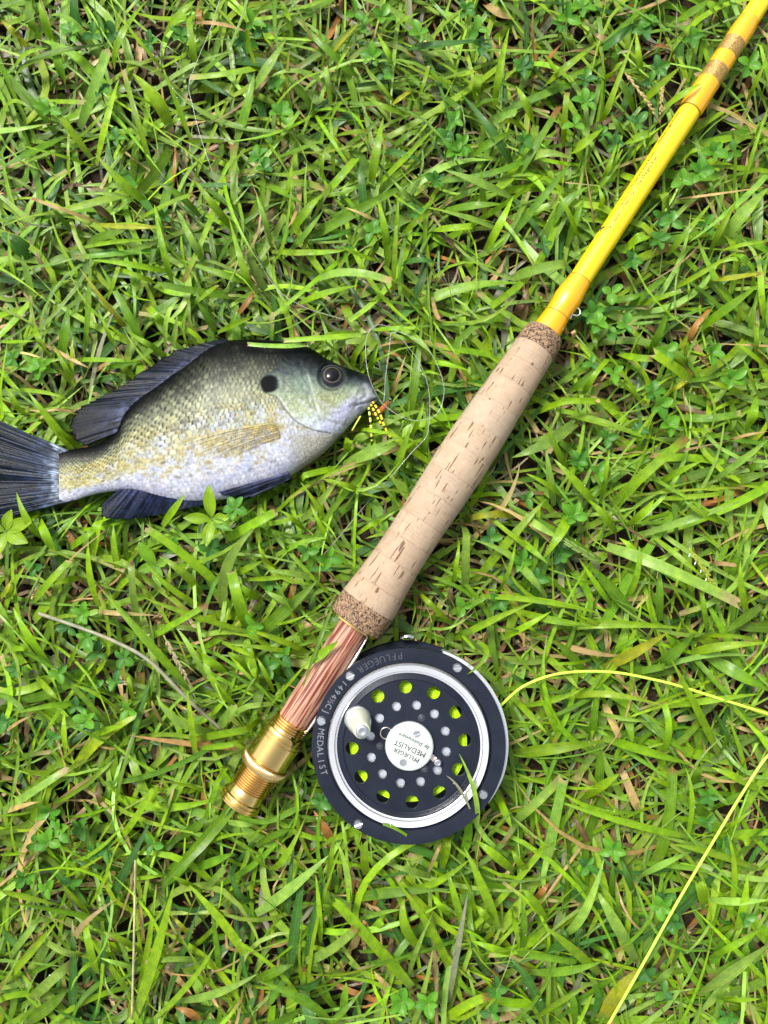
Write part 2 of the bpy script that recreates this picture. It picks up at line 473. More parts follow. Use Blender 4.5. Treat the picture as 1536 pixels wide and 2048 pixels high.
# ---- blades that can be told apart in the photograph: tile origin, zoom, then x0,y0, xm,ym, x1,y1, width, class
TILES = {'A': (0, 0, 3), 'B': (512, 0, 3), 'C': (1024, 0, 3), 'D': (0, 400, 3), 'E': (1024, 500, 3), 'F': (1024, 1000, 3),
         'H': (0, 1000, 3), 'I': (400, 1000, 3.84), 'J': (0, 1536, 3), 'K': (512, 1536, 3), 'L': (1024, 1536, 3), 'M': (800, 1000, 2.38), 'Q': (380, 640, 3.657), 'S': (660, 640, 5.486), 'U': (500, 300, 3.84)}
TR = """
A 690 430 720 230 885 0 46 b|A 480 770 560 540 645 300 74 p1|A 390 820 180 920 0 1010 66 g|A 90 470 260 340 645 265 60 g|A 85 410 160 320 290 290 30 b
A 330 280 270 130 235 0 55 b|A 395 520 350 380 310 230 60 g|A 240 230 190 140 170 0 60 g1|A 160 280 80 190 5 120 48 y|A 575 985 400 750 255 550 45 b
A 910 1240 740 1100 570 920 58 b|A 930 1070 830 740 740 420 40 b1|A 1010 740 930 590 795 440 92 b|A 1150 850 1060 620 980 420 34 b|A 980 420 830 240 640 0 24 b
A 980 225 1060 110 1175 -5 64 b|A 1190 440 1150 250 1135 80 55 b1|A 1180 520 1260 400 1405 308 55 g|A 1150 440 1280 520 1425 600 34 d|A 1420 840 1480 650 1525 440 70 g
A 580 990 640 720 715 470 44 b|A 200 615 350 610 510 615 40 b1|A 585 1332 380 1260 192 1190 30 t1|A 690 1330 600 1260 525 1200 56 r|A 340 1200 450 1110 700 1190 28 r
A 820 1330 970 1240 1155 1165 45 b1|A 580 1348 780 1360 1040 1362 38 y|A 470 1492 700 1450 945 1440 28 b|A 520 1450 650 1410 755 1378 66 g|A 1190 1500 1120 1370 1060 1260 48 p
A 985 1535 960 1370 925 1225 40 b|A 1400 1380 1280 1230 1152 1062 50 b|A 1536 1370 1390 1240 1240 1135 48 g1|A 1200 1300 1070 1170 925 1090 46 g|A 575 1005 350 930 95 868 18 b
A 0 745 70 610 200 670 38 b|A 330 800 170 580 0 405 48 g|A 1035 1150 1048 1000 1050 860 24 o|A 1205 190 1195 100 1200 0 46 o1|A 215 1535 100 1450 0 1395 80 d
A 435 1380 360 1300 300 1230 34 g|A 60 1540 52 1460 57 1380 16 b|A 430 1100 410 960 420 640 26 b|A 850 1250 700 1170 430 1170 26 p|A 400 1370 150 1340 120 1300 14 k
B -30 560 60 420 178 240 74 p|B 350 660 250 530 138 398 58 g|B 180 620 185 450 202 295 24 y|B 448 620 432 500 420 400 36 p1|B 625 480 430 300 235 110 50 g
B 465 1050 458 850 440 690 30 b|B 385 1195 490 1080 600 950 62 b1|B 205 1405 300 1270 405 1160 60 b|B 110 955 280 890 440 825 44 g|B 440 830 550 800 668 788 56 b1
B 688 1120 720 920 765 700 62 b|B 715 915 860 920 1005 972 46 d|B 685 1155 880 960 1092 748 36 b|B 930 692 790 650 645 575 42 b|B 870 665 770 540 638 378 34 b
B 795 645 850 600 925 548 34 y1|B 870 300 1080 270 1460 235 64 d|B 1430 640 1460 430 1518 170 55 b|B 1315 605 1325 520 1338 440 66 b1|B 1270 700 1350 620 1475 598 50 g
B 1545 1195 1350 1100 1125 1018 64 p|B 1375 1315 1360 1170 1350 1015 44 b|B 1275 945 1400 860 1536 790 58 g|B 1536 990 1420 800 1225 555 64 d|B 295 1445 560 1290 1045 1035 70 g
B 640 1350 640 1150 603 938 58 d|B 782 1536 770 1370 728 1205 50 b|B 830 1540 845 1360 850 1175 34 b|B 855 1425 950 1340 1055 1258 40 b|B 1060 1382 1160 1370 1295 1358 56 b1
B 975 1255 890 1160 808 1068 28 p|B 1375 1505 1460 1350 1545 1175 56 b|B 1450 1375 1280 1310 1118 1268 44 p|B 100 1510 300 1515 565 1495 40 b|B 388 1112 395 1000 422 865 28 b
B 145 1255 190 1130 218 965 28 b|B 175 1535 300 1400 405 1258 44 g|B 90 1480 50 1310 0 1175 38 p|B 755 1345 650 1290 535 1245 22 t|B 1255 1525 1180 1460 1085 1395 48 r
B 1545 105 1460 80 1385 25 72 t1|B 405 395 520 240 645 115 24 y|B 380 470 420 250 442 0 20 b|B 372 400 385 200 385 15 18 b|B 455 485 500 380 582 265 20 b
B 850 450 790 320 725 195 40 b|B 1165 475 1240 450 1312 425 44 b1|B 770 205 870 130 978 78 44 b|B 860 400 950 480 1010 560 30 g|B 955 610 1000 520 1035 395 34 b1
B 1090 560 1200 640 1245 715 46 g|B 150 20 190 90 215 130 30 b|B 540 870 650 800 745 700 40 g|B 800 900 900 820 990 770 40 g|B 1160 1210 1260 1160 1340 1110 36 g
B 1105 1270 1300 1235 1480 1225 56 g|B 590 1360 470 1420 300 1440 30 d|B 780 1320 740 1240 690 1210 30 g|B 0 1090 150 1150 290 1230 50 g|B 500 1150 580 1240 620 1330 30 g
C 175 535 330 400 525 252 55 b|C 528 745 600 580 742 195 40 b|C 782 475 760 340 745 188 44 b|C 645 875 770 820 908 768 60 b1|C 340 930 430 860 548 768 60 b
C 115 985 190 920 372 952 56 p|C -20 1440 180 1190 355 975 50 g|C 0 1110 130 900 282 645 58 g1|C 145 775 90 640 25 515 60 b|C 308 885 315 720 330 558 46 b1
C 412 1455 340 1280 268 1135 34 b|C 572 1305 550 1220 518 1110 40 b|C 735 685 700 580 640 480 58 g1|C 950 1285 920 1190 895 1108 64 b1|C 625 1475 720 1440 812 1408 80 b1
C 690 1405 770 1290 885 1135 22 b|C 968 952 1030 925 1108 898 40 b1|C 755 630 880 520 1012 398 50 b|C 500 315 620 230 742 138 78 d|C 945 145 1080 70 1185 -5 54 g
C 1275 155 1220 80 1165 28 58 g|C 1388 655 1460 500 1540 325 34 b|C 1368 1165 1440 930 1540 635 28 b|C 1178 1536 1260 1360 1345 1215 44 b|C 1235 1475 1380 1290 1540 1125 88 p
C 925 1536 1050 1390 1222 1188 40 b|C 1225 1515 1380 1470 1540 1448 30 b|C 498 1405 472 1200 435 988 12 t|C 445 785 560 730 692 665 42 r|C 798 290 880 275 972 300 48 o
C 982 365 985 200 992 0 12 k|C 555 485 610 420 672 362 44 b|C 700 830 640 760 590 680 46 g|C 460 200 330 110 160 40 26 b|C 190 320 260 420 230 430 26 b
C 130 330 122 180 132 20 18 t|C 345 560 325 430 310 320 30 r|C 185 420 230 340 320 240 44 o|C 640 310 560 240 480 200 48 t|C 560 360 640 320 720 310 40 k
C 520 1130 580 1000 630 860 32 b|C 540 1060 610 980 665 890 30 b|C 470 1170 560 1080 700 900 34 g|C 200 1420 300 1240 460 1120 70 g|C 330 1480 380 1320 430 1200 50 g
C 980 1195 1180 1170 1536 1120 16 t|C 1080 1140 1200 1130 1300 1000 26 g|C 1330 1150 1340 950 1330 850 26 b|C 1320 780 1335 880 1320 950 16 r|C 1430 870 1490 760 1536 680 40 p
D 455 1495 300 1320 165 1148 44 b|D 142 1345 90 1220 25 1108 44 b|D 1045 942 880 860 768 788 40 b|D 880 905 770 690 598 385 60 g|D 775 785 650 640 475 405 34 y
D 540 1172 600 900 690 655 40 k|D 735 598 830 450 832 245 34 g|D 645 605 680 500 712 395 36 b1|D 998 895 1005 700 1085 590 34 p|D 1025 905 1048 810 1062 685 40 p
D 1295 795 1220 660 1175 545 44 g|D 1040 505 980 300 925 25 44 b|D 1178 625 1230 570 1308 512 40 b1|D 1425 582 1200 550 975 508 54 g1|D 1305 795 1420 740 1540 688 34 b
D 1515 545 1450 370 1375 110 48 b|D 1235 395 1150 240 1058 55 50 p|D 1525 495 1350 450 1075 355 48 g|D 1015 435 800 390 538 358 40 b|D 955 505 840 460 715 415 38 b1
D 272 935 240 850 200 768 44 b1|D 125 525 70 400 52 185 28 b|D 365 1005 390 800 412 635 68 g|D 455 1105 390 1000 325 875 34 b|D 0 850 100 850 212 845 24 b
D 428 962 620 960 855 970 38 b|D 615 1015 730 990 872 968 34 g|D 738 1115 800 1020 832 928 18 t|D 205 375 100 290 0 215 68 d|D 302 525 240 370 118 95 24 r
D 1415 695 1480 620 1542 525 36 o|D 1005 785 950 710 885 638 56 b1|D 55 1142 240 1150 425 1200 28 b|D 505 925 530 650 545 295 40 g|D 200 610 165 450 130 330 56 p
D 690 890 650 800 590 660 30 b|D 155 1255 300 1262 520 1225 14 t|D 170 1365 300 1270 450 1195 20 t|D 240 850 420 950 540 1010 26 t|D 940 600 860 700 840 800 14 r
D 1350 840 1400 720 1420 600 34 g|D 1100 870 1160 890 1200 880 30 p|D 560 1100 660 1070 760 1085 38 d|D 440 1130 430 960 440 820 30 b|D 0 1010 60 1090 120 1140 30 b
E 0 172 150 115 348 78 74 p1|E 385 1038 200 1160 0 1245 74 p|E 330 988 560 1040 818 1135 54 b|E 645 962 460 905 100 938 48 b1|E 1078 785 970 700 845 618 74 b1
E 640 622 740 645 842 650 54 b1|E 1052 665 1040 600 1018 540 74 y1|E 1065 550 1110 450 1225 315 44 o|E 530 1515 560 1350 585 1195 34 b|E 598 1535 800 1340 1045 1128 74 b1
E 332 1325 270 1200 222 1078 44 b|E 505 1540 400 1410 248 1252 58 b|E 250 1535 230 1380 202 1185 50 p|E 315 1485 200 1400 85 1342 34 b|E 875 1405 1000 1330 1135 1268 44 b
E 1108 485 1290 350 1485 205 60 b|E 965 235 1150 130 1355 5 34 b|E 695 355 800 260 905 175 50 g1|E 740 335 880 290 1022 242 44 b1|E 1175 185 1330 165 1540 130 44 y
E 1455 145 1400 60 1335 15 60 g|E 1522 455 1500 300 1490 135 50 b1|E 1408 555 1440 400 1482 225 34 g|E 1535 705 1440 630 1335 548 40 b|E 1460 665 1465 560 1465 445 40 b1
E 1472 865 1430 760 1388 655 34 b|E 1395 1115 1440 1000 1468 875 74 b|E 1218 1375 1380 1260 1540 1135 55 p|E 788 1248 960 1215 1285 1148 24 t|E 1285 1150 1400 1112 1540 1088 24 t
E 1045 785 1200 760 1345 698 34 g|E 1402 865 1280 820 1178 788 34 b|E 945 930 1080 960 1225 1005 40 r|E 428 865 490 760 572 658 44 b1|E 338 855 450 770 592 645 50 g
E 470 430 492 520 512 612 40 g|E 818 625 880 500 965 295 68 g|E 915 875 980 830 1042 788 34 y1|E 1045 1062 1120 1080 1195 1080 44 b1|E 1048 335 1062 270 1055 195 28 b
E 405 605 372 500 335 418 34 t|E 1278 1405 1400 1370 1540 1338 68 g|E 1385 1325 1460 1300 1540 1288 50 g|E 895 1492 1080 1480 1245 1463 38 b1|E 560 300 700 290 790 250 50 g
E 140 350 170 280 175 340 24 b|E 60 440 80 320 100 180 60 r|E 20 400 50 330 90 280 50 r|E 1300 880 1330 1000 1310 1090 50 g|E 1000 1000 1180 1010 1370 980 60 g1
E 690 1060 760 1020 770 1022 24 b|E 470 870 510 900 530 920 30 t|E 940 380 1060 395 1170 408 12 k|E 1240 560 1220 480 1210 420 28 r|E 1120 380 1140 260 1115 170 30 r
F 570 280 900 400 1365 622 84 p1|F 0 40 150 150 315 245 50 p|F 0 138 250 250 482 352 26 d|F 160 1125 270 740 482 358 26 b|F 675 605 745 460 766 280 44 b
F 745 715 600 540 460 390 88 g|F 592 625 500 500 398 345 48 b|F 265 775 600 745 1035 772 54 b|F 0 582 250 618 532 680 42 b|F 15 660 250 722 512 756 50 b
F 620 790 500 735 395 690 30 b|F 555 1008 740 910 938 793 74 y|F 1245 1536 1100 1240 955 955 74 b|F 890 1536 940 1380 905 1208 50 b1|F 55 1232 250 1200 442 1122 38 b
F 325 1192 560 1165 905 1232 44 b|F 505 1268 660 1310 835 1330 30 p|F -5 1522 260 1490 545 1448 74 b|F 548 1428 820 1510 1105 1595 70 b|F 795 202 1080 110 1405 -5 50 p
F 855 228 1000 340 1155 472 38 b|F 625 195 550 90 455 -5 60 b|F 525 15 700 170 905 292 20 r|F 685 155 780 80 855 -5 54 b|F 1305 145 1150 80 1035 5 50 b
F 1375 475 1430 350 1540 225 40 p|F 1415 695 1380 550 1370 365 44 b|F 0 355 100 450 208 588 60 p|F 0 195 110 290 218 382 44 b|F 215 975 340 870 392 640 34 g
F 888 725 885 560 890 415 50 g|F 1172 805 1150 640 1128 495 40 b|F 1055 925 1250 880 1540 858 58 b|F 1165 930 1350 1040 1540 1142 84 g|F 1105 822 1320 815 1540 862 34 b
F 1045 895 1230 1100 1505 1405 40 g|F 915 1242 1200 1200 1485 1163 44 b|F 555 1225 600 1330 642 1425 60 t1|F 1305 1165 1230 1090 1165 1025 48 t|F 515 955 580 880 582 795 24 t
F 1175 380 1250 380 1342 390 34 t1|F 300 1450 240 1320 170 1180 44 b|F 0 1180 110 1290 210 1400 44 b|F 90 1240 260 1190 300 1180 40 g|F 450 1060 350 930 240 840 60 g
F 470 1440 490 1300 510 1150 60 g|F 640 1220 700 1340 720 1470 60 g|F 760 1300 900 1400 1060 1536 60 g|F 1190 1230 1270 1370 1350 1510 50 d|F 560 940 700 860 790 800 30 g
F 690 1040 800 1020 910 1000 56 g1|F 850 1000 960 930 1100 800 80 g|F 1000 890 960 850 920 800 50 b|F 1240 1536 1300 1420 1290 1440 30 g|F 1290 530 1330 400 1400 200 50 g
F 1490 640 1380 720 1270 800 60 g|F 490 950 350 980 200 970 24 b|F 930 640 950 690 960 720 14 y|F 1060 700 1000 580 910 440 24 b|F 350 60 300 180 180 360 70 b
H 412 296 500 230 592 168 50 b|H 332 335 280 220 238 128 74 b1|H 242 215 160 110 98 -20 44 b|H 558 335 580 160 592 -5 68 b|H 555 360 720 370 868 492 50 b
H 722 475 690 320 680 145 44 b|H 832 765 800 560 790 385 56 p1|H 1155 1155 880 840 575 495 60 b|H 595 645 540 450 530 245 44 b|H 205 605 300 490 418 365 58 b1
H 885 835 1050 740 1242 628 48 b1|H 1536 805 1150 690 848 578 38 b|H 1235 645 1040 540 868 376 38 b|H 1325 525 1130 350 875 168 64 b1|H 1212 565 1090 430 955 338 54 b
H 1000 575 1010 490 1022 398 34 b|H 1340 645 1370 380 1545 150 70 p|H 1485 765 1430 600 1388 425 84 b1|H 302 985 180 830 78 645 54 b|H 745 1295 570 1160 398 1104 28 b
H 545 1220 330 1230 88 1280 40 b|H 0 1425 100 1340 215 1288 20 t|H 396 1540 385 1400 385 1265 40 b|H 1172 1535 1150 1350 1122 1138 44 b|H 1315 1395 1080 1330 938 1170 58 p
H 1185 1432 1350 1400 1545 1368 60 b1|H 1165 1492 1350 1472 1525 1440 38 b|H 1308 1375 1360 1300 1415 1228 64 p1|H 802 1205 785 1130 768 1062 34 b1|H 538 1422 640 1380 745 1348 44 b
H 408 1005 440 930 472 855 28 b|H 1242 1085 1150 900 1058 768 40 p|H 985 1355 930 1265 910 1200 24 t|H 492 362 430 240 378 128 44 o|H 568 668 700 678 945 692 34 t
H 1425 1245 1290 1100 1205 915 44 b|H 1355 1045 1280 980 1185 925 78 b1|H 150 260 190 200 150 130 40 r|H 790 1536 820 1350 930 1010 44 d|H 210 1050 280 1130 360 1210 40 b
H 0 590 40 540 70 470 34 y|H 30 680 70 540 160 380 44 b|H 490 470 400 480 320 510 44 b|H 700 540 760 480 830 430 40 b|H 1110 330 1020 260 930 170 44 g
H 880 1270 900 1130 920 1010 50 g|H 30 910 120 890 200 910 40 b1|H 1370 920 1450 1010 1520 1080 24 b|H 1330 850 1440 900 1536 950 40 b|H 1480 840 1510 980 1536 1080 60 b
I 922 605 720 565 522 538 56 p|I 795 838 640 770 498 698 66 p|I 385 1085 640 860 905 615 108 g|I 445 1485 410 1280 358 1065 64 b|I 845 1185 600 1070 348 995 54 b
I 835 1195 500 1135 198 1108 38 b|I 455 752 370 710 298 635 68 b|I 268 575 370 520 485 465 55 b|I 1195 272 1350 165 1525 62 40 b|I 335 612 550 600 725 588 40 b
I 908 465 1070 280 1305 -5 12 k|I 692 460 655 350 608 255 18 d|I 1015 355 930 200 845 25 40 b|I 805 235 720 150 615 78 44 b|I 845 875 940 800 1035 738 24 b
I 905 1045 830 970 775 915 60 t|I 195 305 380 200 585 88 92 b1|I 725 532 930 530 1195 530 44 d|I 575 435 780 330 985 290 50 b|I 520 960 700 930 850 860 24 b
I 600 530 480 420 455 290 24 b|I 860 120 980 200 1060 330 20 b|I 400 1340 300 1220 210 1170 40 b|I 690 1090 800 1010 900 960 30 g|I 570 1480 500 1330 430 1200 40 b
J 968 703 1150 530 1405 205 70 g|J 800 1515 930 1130 1045 690 70 b|J 828 1355 890 1050 938 695 38 b|J 790 1505 805 1000 812 545 12 k|J 555 1005 730 660 905 315 60 d
J 675 475 800 320 918 128 50 b1|J 695 928 400 862 0 798 64 g|J 430 1540 440 1250 435 915 54 d|J 582 1235 540 1080 508 925 58 b1|J 535 1112 400 1105 248 1015 54 p1
J 0 1315 180 1110 365 895 48 b|J 188 1385 300 1280 425 1175 74 p1|J 135 1540 290 1430 408 1325 78 g|J 0 275 170 160 408 5 60 p1|J 998 1405 1100 1100 1205 815 34 d
J 1502 1175 1340 930 1105 675 60 b|J 1322 1285 1300 1060 1265 825 44 g|J 1075 1395 1300 1350 1545 1235 54 p|J 1245 1150 1050 1145 875 1162 44 p1|J 842 1205 720 1175 598 1138 34 p
J 1228 325 1280 160 1335 -5 40 b1|J 168 375 220 220 242 95 34 b|J 182 645 90 480 70 275 34 b|J 748 668 880 655 1015 638 28 b|J 722 612 570 590 415 548 24 d
J 538 825 620 680 685 495 22 b|J 435 565 600 480 765 305 26 b|J 395 292 560 270 725 198 28 b|J 0 520 80 515 165 510 26 b|J 1212 732 1120 690 1028 645 44 b
J 865 1115 750 1040 615 985 44 b|J 608 1305 620 1100 632 975 34 d|J 15 272 120 232 235 203 34 t|J 1195 1515 1140 1470 1045 1435 50 o|J 925 1505 1130 1300 1292 1065 38 b
J 1152 1022 1090 950 1018 875 28 y|J 862 1055 850 930 830 715 24 t|J 1245 715 1320 630 1375 575 54 p1|J 1536 795 1430 750 1380 565 44 d|J 1150 610 1280 560 1400 510 60 g
J 60 1130 160 1000 260 880 44 p|J 0 740 150 770 380 830 50 b|J 590 70 590 150 600 240 44 r|J 0 960 80 1040 160 1110 50 d|J 940 100 930 200 980 240 40 b
J 1340 320 1440 335 1540 350 40 p|J 1500 230 1400 100 1330 40 44 g|J 1230 480 1350 410 1540 395 22 b|J 500 200 560 280 620 330 40 g|J 1050 430 1180 350 1230 290 60 g
K 935 1315 720 1070 478 805 74 b1|K 0 875 200 730 435 525 70 p|K 1165 1235 1060 990 835 665 54 b|K 915 1135 790 880 668 685 34 d|K 1020 1110 900 960 890 775 70 b
K 1262 1005 1200 800 1148 615 48 b|K 1452 965 1370 740 1248 475 60 b|K 205 1215 240 900 292 595 64 d|K 388 1045 380 850 358 635 40 b|K 295 1155 440 1095 595 965 64 p1
K 188 885 195 760 232 415 44 d|K 438 705 450 540 492 305 34 b|K 558 855 545 620 478 435 44 p|K 555 792 800 750 1175 728 60 g|K 908 722 1080 685 1285 545 50 b
K 615 912 740 870 872 848 44 p|K 1158 1405 1210 1080 1272 745 40 k|K 1115 605 1140 500 1172 415 54 b|K 862 565 820 500 745 425 44 g|K 1062 652 930 615 825 588 44 p
K 1245 705 1130 650 1045 598 34 b|K 1540 612 1430 520 1325 435 58 b|K 1425 945 1370 880 1305 815 48 b|K 445 1536 300 1400 15 1280 68 g|K 0 1272 110 1225 225 1178 58 g
K 225 1300 320 1310 405 1238 66 d|K 515 1515 530 1380 542 1285 50 g|K 1135 1515 1250 1430 1392 1368 68 b1|K 920 1505 922 1400 910 1315 28 b|K 1540 1115 1420 1080 1295 1035 44 b
K 1165 892 1110 830 1055 765 44 b1|K 75 605 170 540 292 305 44 b|K 1028 645 1080 520 1125 425 24 t|K 472 455 420 370 345 255 58 o|K 825 1335 760 1280 705 1215 40 t
K 920 1240 960 1100 1060 870 36 p|K 300 1180 350 900 420 640 50 d|K 1400 1250 1330 1130 1290 1040 50 d|K 0 470 110 400 230 360 50 g|K 660 640 650 550 650 450 60 b1
K 1440 130 1490 260 1536 360 50 b|K 1380 420 1460 330 1536 260 26 p|K 740 480 660 380 560 330 44 g|K 690 980 740 930 780 890 60 b1|K 620 1100 720 1090 800 1060 40 g
L 0 335 130 220 288 68 70 p1|L 212 545 250 350 312 55 74 p1|L 702 266 480 240 268 123 34 b|L 1072 412 700 330 215 178 48 b|L 1475 605 1200 510 955 455 48 b
L 1045 445 1080 200 1040 -5 34 b|L 848 595 930 350 962 -5 80 g1|L 95 625 40 560 0 495 48 b|L 205 925 130 800 58 728 54 b|L 525 1235 370 1090 195 948 64 b
L 295 1005 430 870 552 545 62 p|L 745 1155 620 930 508 735 74 p|L 742 772 690 650 648 525 44 d|L -5 1100 180 1130 378 1162 60 g1|L 212 1540 110 1300 -5 1145 60 d
L 115 1222 330 1215 545 1158 58 g|L 1175 1142 1320 1070 1505 962 50 b|L 1125 1355 1320 1220 1545 1055 88 p|L 1540 1292 1340 1090 1095 845 34 b|L 1225 1385 1360 1392 1495 1385 34 b
L 1292 915 1335 640 1288 378 38 b|L 1345 975 1390 820 1412 635 54 b|L 1185 790 1350 800 1545 790 50 p|L 1255 385 1350 320 1455 242 24 b|L 1505 143 1350 60 1195 -5 50 b
L 995 125 900 85 815 48 34 b|L 745 665 900 580 1085 498 48 p|L 715 995 830 890 840 645 34 p|L 415 195 530 110 645 35 74 b|L 765 265 720 160 665 25 60 t1
L 485 505 430 400 365 285 40 r|L 835 505 750 480 655 448 44 r|L 138 795 180 740 228 685 40 o|L 602 1505 630 1350 555 1185 24 b|L 540 1505 640 1350 765 1205 98 y
L 835 1315 910 1250 995 1175 60 p|L 135 1505 290 1400 485 1288 40 b|L 1195 255 1300 190 1425 125 44 g|L 1155 835 1140 750 1128 685 84 b1|L 1328 430 1380 432 1432 435 80 b1
L 0 830 20 950 45 1100 44 b|L 60 1100 70 930 60 800 50 g|L 180 1120 300 1040 300 960 50 d|L 590 800 600 680 600 560 44 g|L 640 960 640 830 620 700 34 g
L 470 1070 560 1110 600 1190 50 g|L 440 870 400 960 380 1080 40 d|L 1090 100 1120 30 1130 0 70 g|L 1240 640 1260 520 1270 420 40 g|L 1180 280 1100 240 1000 200 60 g
L 1150 60 1250 180 1310 220 34 g|L 1390 1280 1400 1150 1410 1060 70 g|L 960 1200 1000 1080 1030 980 34 g|L 380 1536 370 1420 360 1340 50 g|L 480 1490 520 1380 500 1300 44 d
M 310 452 312 280 320 85 52 p1|M 342 402 530 180 695 -5 48 b|M 692 468 560 290 342 188 40 p|M 708 302 560 190 412 68 30 b1|M 955 292 720 140 468 -5 44 g
M 345 460 620 475 945 540 30 b|M 548 530 720 570 935 602 28 b|M 238 682 400 590 645 483 40 b|M 245 592 150 500 68 418 30 b|M 268 618 330 680 402 768 18 b
M 0 622 200 620 358 528 16 p|M 248 402 270 300 285 168 24 b|M 302 712 150 660 0 632 28 g1|M 265 515 240 460 252 398 30 r|M 548 78 450 68 338 85 40 y1
M 688 772 800 690 842 478 24 g|M 268 142 370 70 482 8 28 g|M 412 228 350 110 288 28 12 r|M 468 435 520 330 552 188 24 b|M 570 450 620 330 700 190 40 g
Q 1150 345 1230 220 1335 85 50 b|Q 1045 275 960 230 865 188 40 g|Q 1185 335 1270 260 1385 138 60 b|Q 1130 1045 1340 980 1540 888 70 p|Q 1115 1080 900 1120 690 1190 58 b1|Q 1250 1262 1150 1210 958 1160 44 b
Q 820 1460 960 1320 1115 1105 58 p|Q 1030 1525 930 1360 808 1185 40 b|Q 1150 965 1160 880 1200 745 68 b|Q 1300 870 1390 825 1540 842 34 b|Q 930 1090 950 1030 990 970 40 b|Q 560 520 430 70 325 15 10 g
S 1005 1545 1050 1300 1062 1090 80 g|S 688 1725 790 1450 892 1140 90 b|S 145 1585 400 1440 765 1285 80 p|S 850 1130 930 680 1012 -5 105 g|S 755 118 930 190 1125 385 85 p|S 485 112 650 100 925 88 58 b1
S 0 185 150 190 325 178 70 b|S 195 505 330 300 395 185 58 b|S 428 565 480 400 532 215 68 b|S 1088 955 1130 500 1162 -5 44 b|S 888 1285 970 1100 1035 895 58 b|S 1055 465 1250 480 1545 560 78 b
S 980 582 1100 570 1245 622 38 b|S 832 1145 720 1070 605 1058 58 g|S 275 1188 500 1220 785 1290 48 b|S 245 1355 330 1255 435 1292 38 p|S 798 1592 930 1590 1075 1578 78 g|S 680 835 745 640 832 385 40 t|S 540 318 600 420 682 522 38 o|S 588 338 700 370 835 425 36 o
U 498 1012 750 940 1090 1012 86 p1|U 365 1185 580 1100 835 1040 66 b|U 1098 1105 1112 800 1135 355 44 b|U 1040 945 1055 700 995 395 58 b|U 845 1400 560 1430 265 1452 58 b|U 955 1382 1100 1370 1265 1368 48 b1
U 308 802 520 790 725 775 48 b|U 1158 882 1290 845 1445 872 58 d|U 1010 862 800 790 700 735 38 b|U 1200 1210 1300 1050 1370 850 70 d|U 150 830 260 700 330 100 30 b|U 1400 1130 1440 1280 1500 1300 40 t
M 240 540 330 500 410 470 40 g|M 850 640 780 590 720 520 40 g|M 640 700 760 800 850 900 40 b|M 480 660 600 600 720 530 34 b|M 200 700 300 640 420 570 40 g
"""
LABEL = {'b': ('bright yellow-green grass blade lying in the lawn', 'grass_blade', 'bright green grass blades in the lawn'),
         'g': ('mid-green grass blade lying in the lawn', 'grass_blade', 'mid-green grass blades in the lawn'),
         'd': ('deep bluish-green grass blade lying in the lawn', 'grass_blade', 'deep bluish-green grass blades in the lawn'),
         'p': ('broad pale green glossy grass blade lying in the lawn', 'grass_blade', 'pale green glossy grass blades in the lawn'),
         'y': ('yellowing grass blade among the green lawn', 'grass_blade', 'yellowing grass blades in the lawn'),
         't': ('dry straw-coloured grass blade', 'dry_grass_blade', 'dry straw-coloured blades in the lawn'),
         'r': ('dead brown grass blade', 'dry_grass_blade', 'dead brown blades in the lawn'),
         'o': ('dead orange-brown grass blade', 'dry_grass_blade', 'dead orange-brown blades in the lawn'),
         'k': ('thin grey-green dry grass stalk', 'grass_stalk', 'thin grey-green stalks across the lawn')}
def one_blade(name, p0, pm, p1, w_m, cls, mown, label, group, clampz=True, n=14, col=None, fold=0.2, roll=None, part=False):
    base = jitcol(CLS[cls] if col is None else col, 1, 0.13)
    V, C, UV = blades(np.array([p0]), np.array([pm]), np.array([p1]), np.array([w_m]), base, np.array([float(mown)]), n=n, across=5, fold=fold,
                      clampz=clampz, roll=None if roll is None else np.array([roll]))
    V = V.reshape(-1, 3); o0 = V[2].copy()
    me = big_mesh(name, V - o0, strip_faces(1, n, 5), M_DRY if cls in 'trok' else M_GRASS, C.reshape(-1, 3), UV.reshape(-1, 2))
    o = link(name, me, loc=tuple(o0))
    if part: o.parent = GROUND; tag(o, label)
    else: tag(o, label, 'grass blade' if cls not in 'trok' else 'dry blade', group)
    return o
LAND = [((60, 930), 'near the fish tail'), ((300, 740), 'near the dorsal fin of the fish'), ((330, 1040), 'near the belly fins of the fish'), ((700, 700), 'near the fish head'), ((560, 980), 'near the fish throat'),
        ((1250, 400), 'near the lettered part of the yellow rod'), ((1450, 110), 'near the gold wraps of the yellow rod'), ((1110, 640), 'near the hook keeper of the rod'), ((900, 960), 'near the cork grip'),
        ((640, 1340), 'near the wooden reel seat'), ((520, 1540), 'near the brass fittings'), ((818, 1600), 'near the reel'), ((1260, 1360), 'near the curve of fly line leaving the reel'), ((1370, 1780), 'near the straight run of fly line'),
        ((400, 180), 'near the leader line'), ((800, 250), 'in the open grass between leader and rod'), ((200, 1400), 'near the long grey stalk'), ((270, 1850), 'near the pale straw stalk'), ((1350, 1000), 'near the flowering seed spike')]
def near(px, py): return min(LAND, key=lambda l: math.dist(l[0], (px, py)))[1]
NUM = {3: 'three', 4: 'four', 5: 'five'}

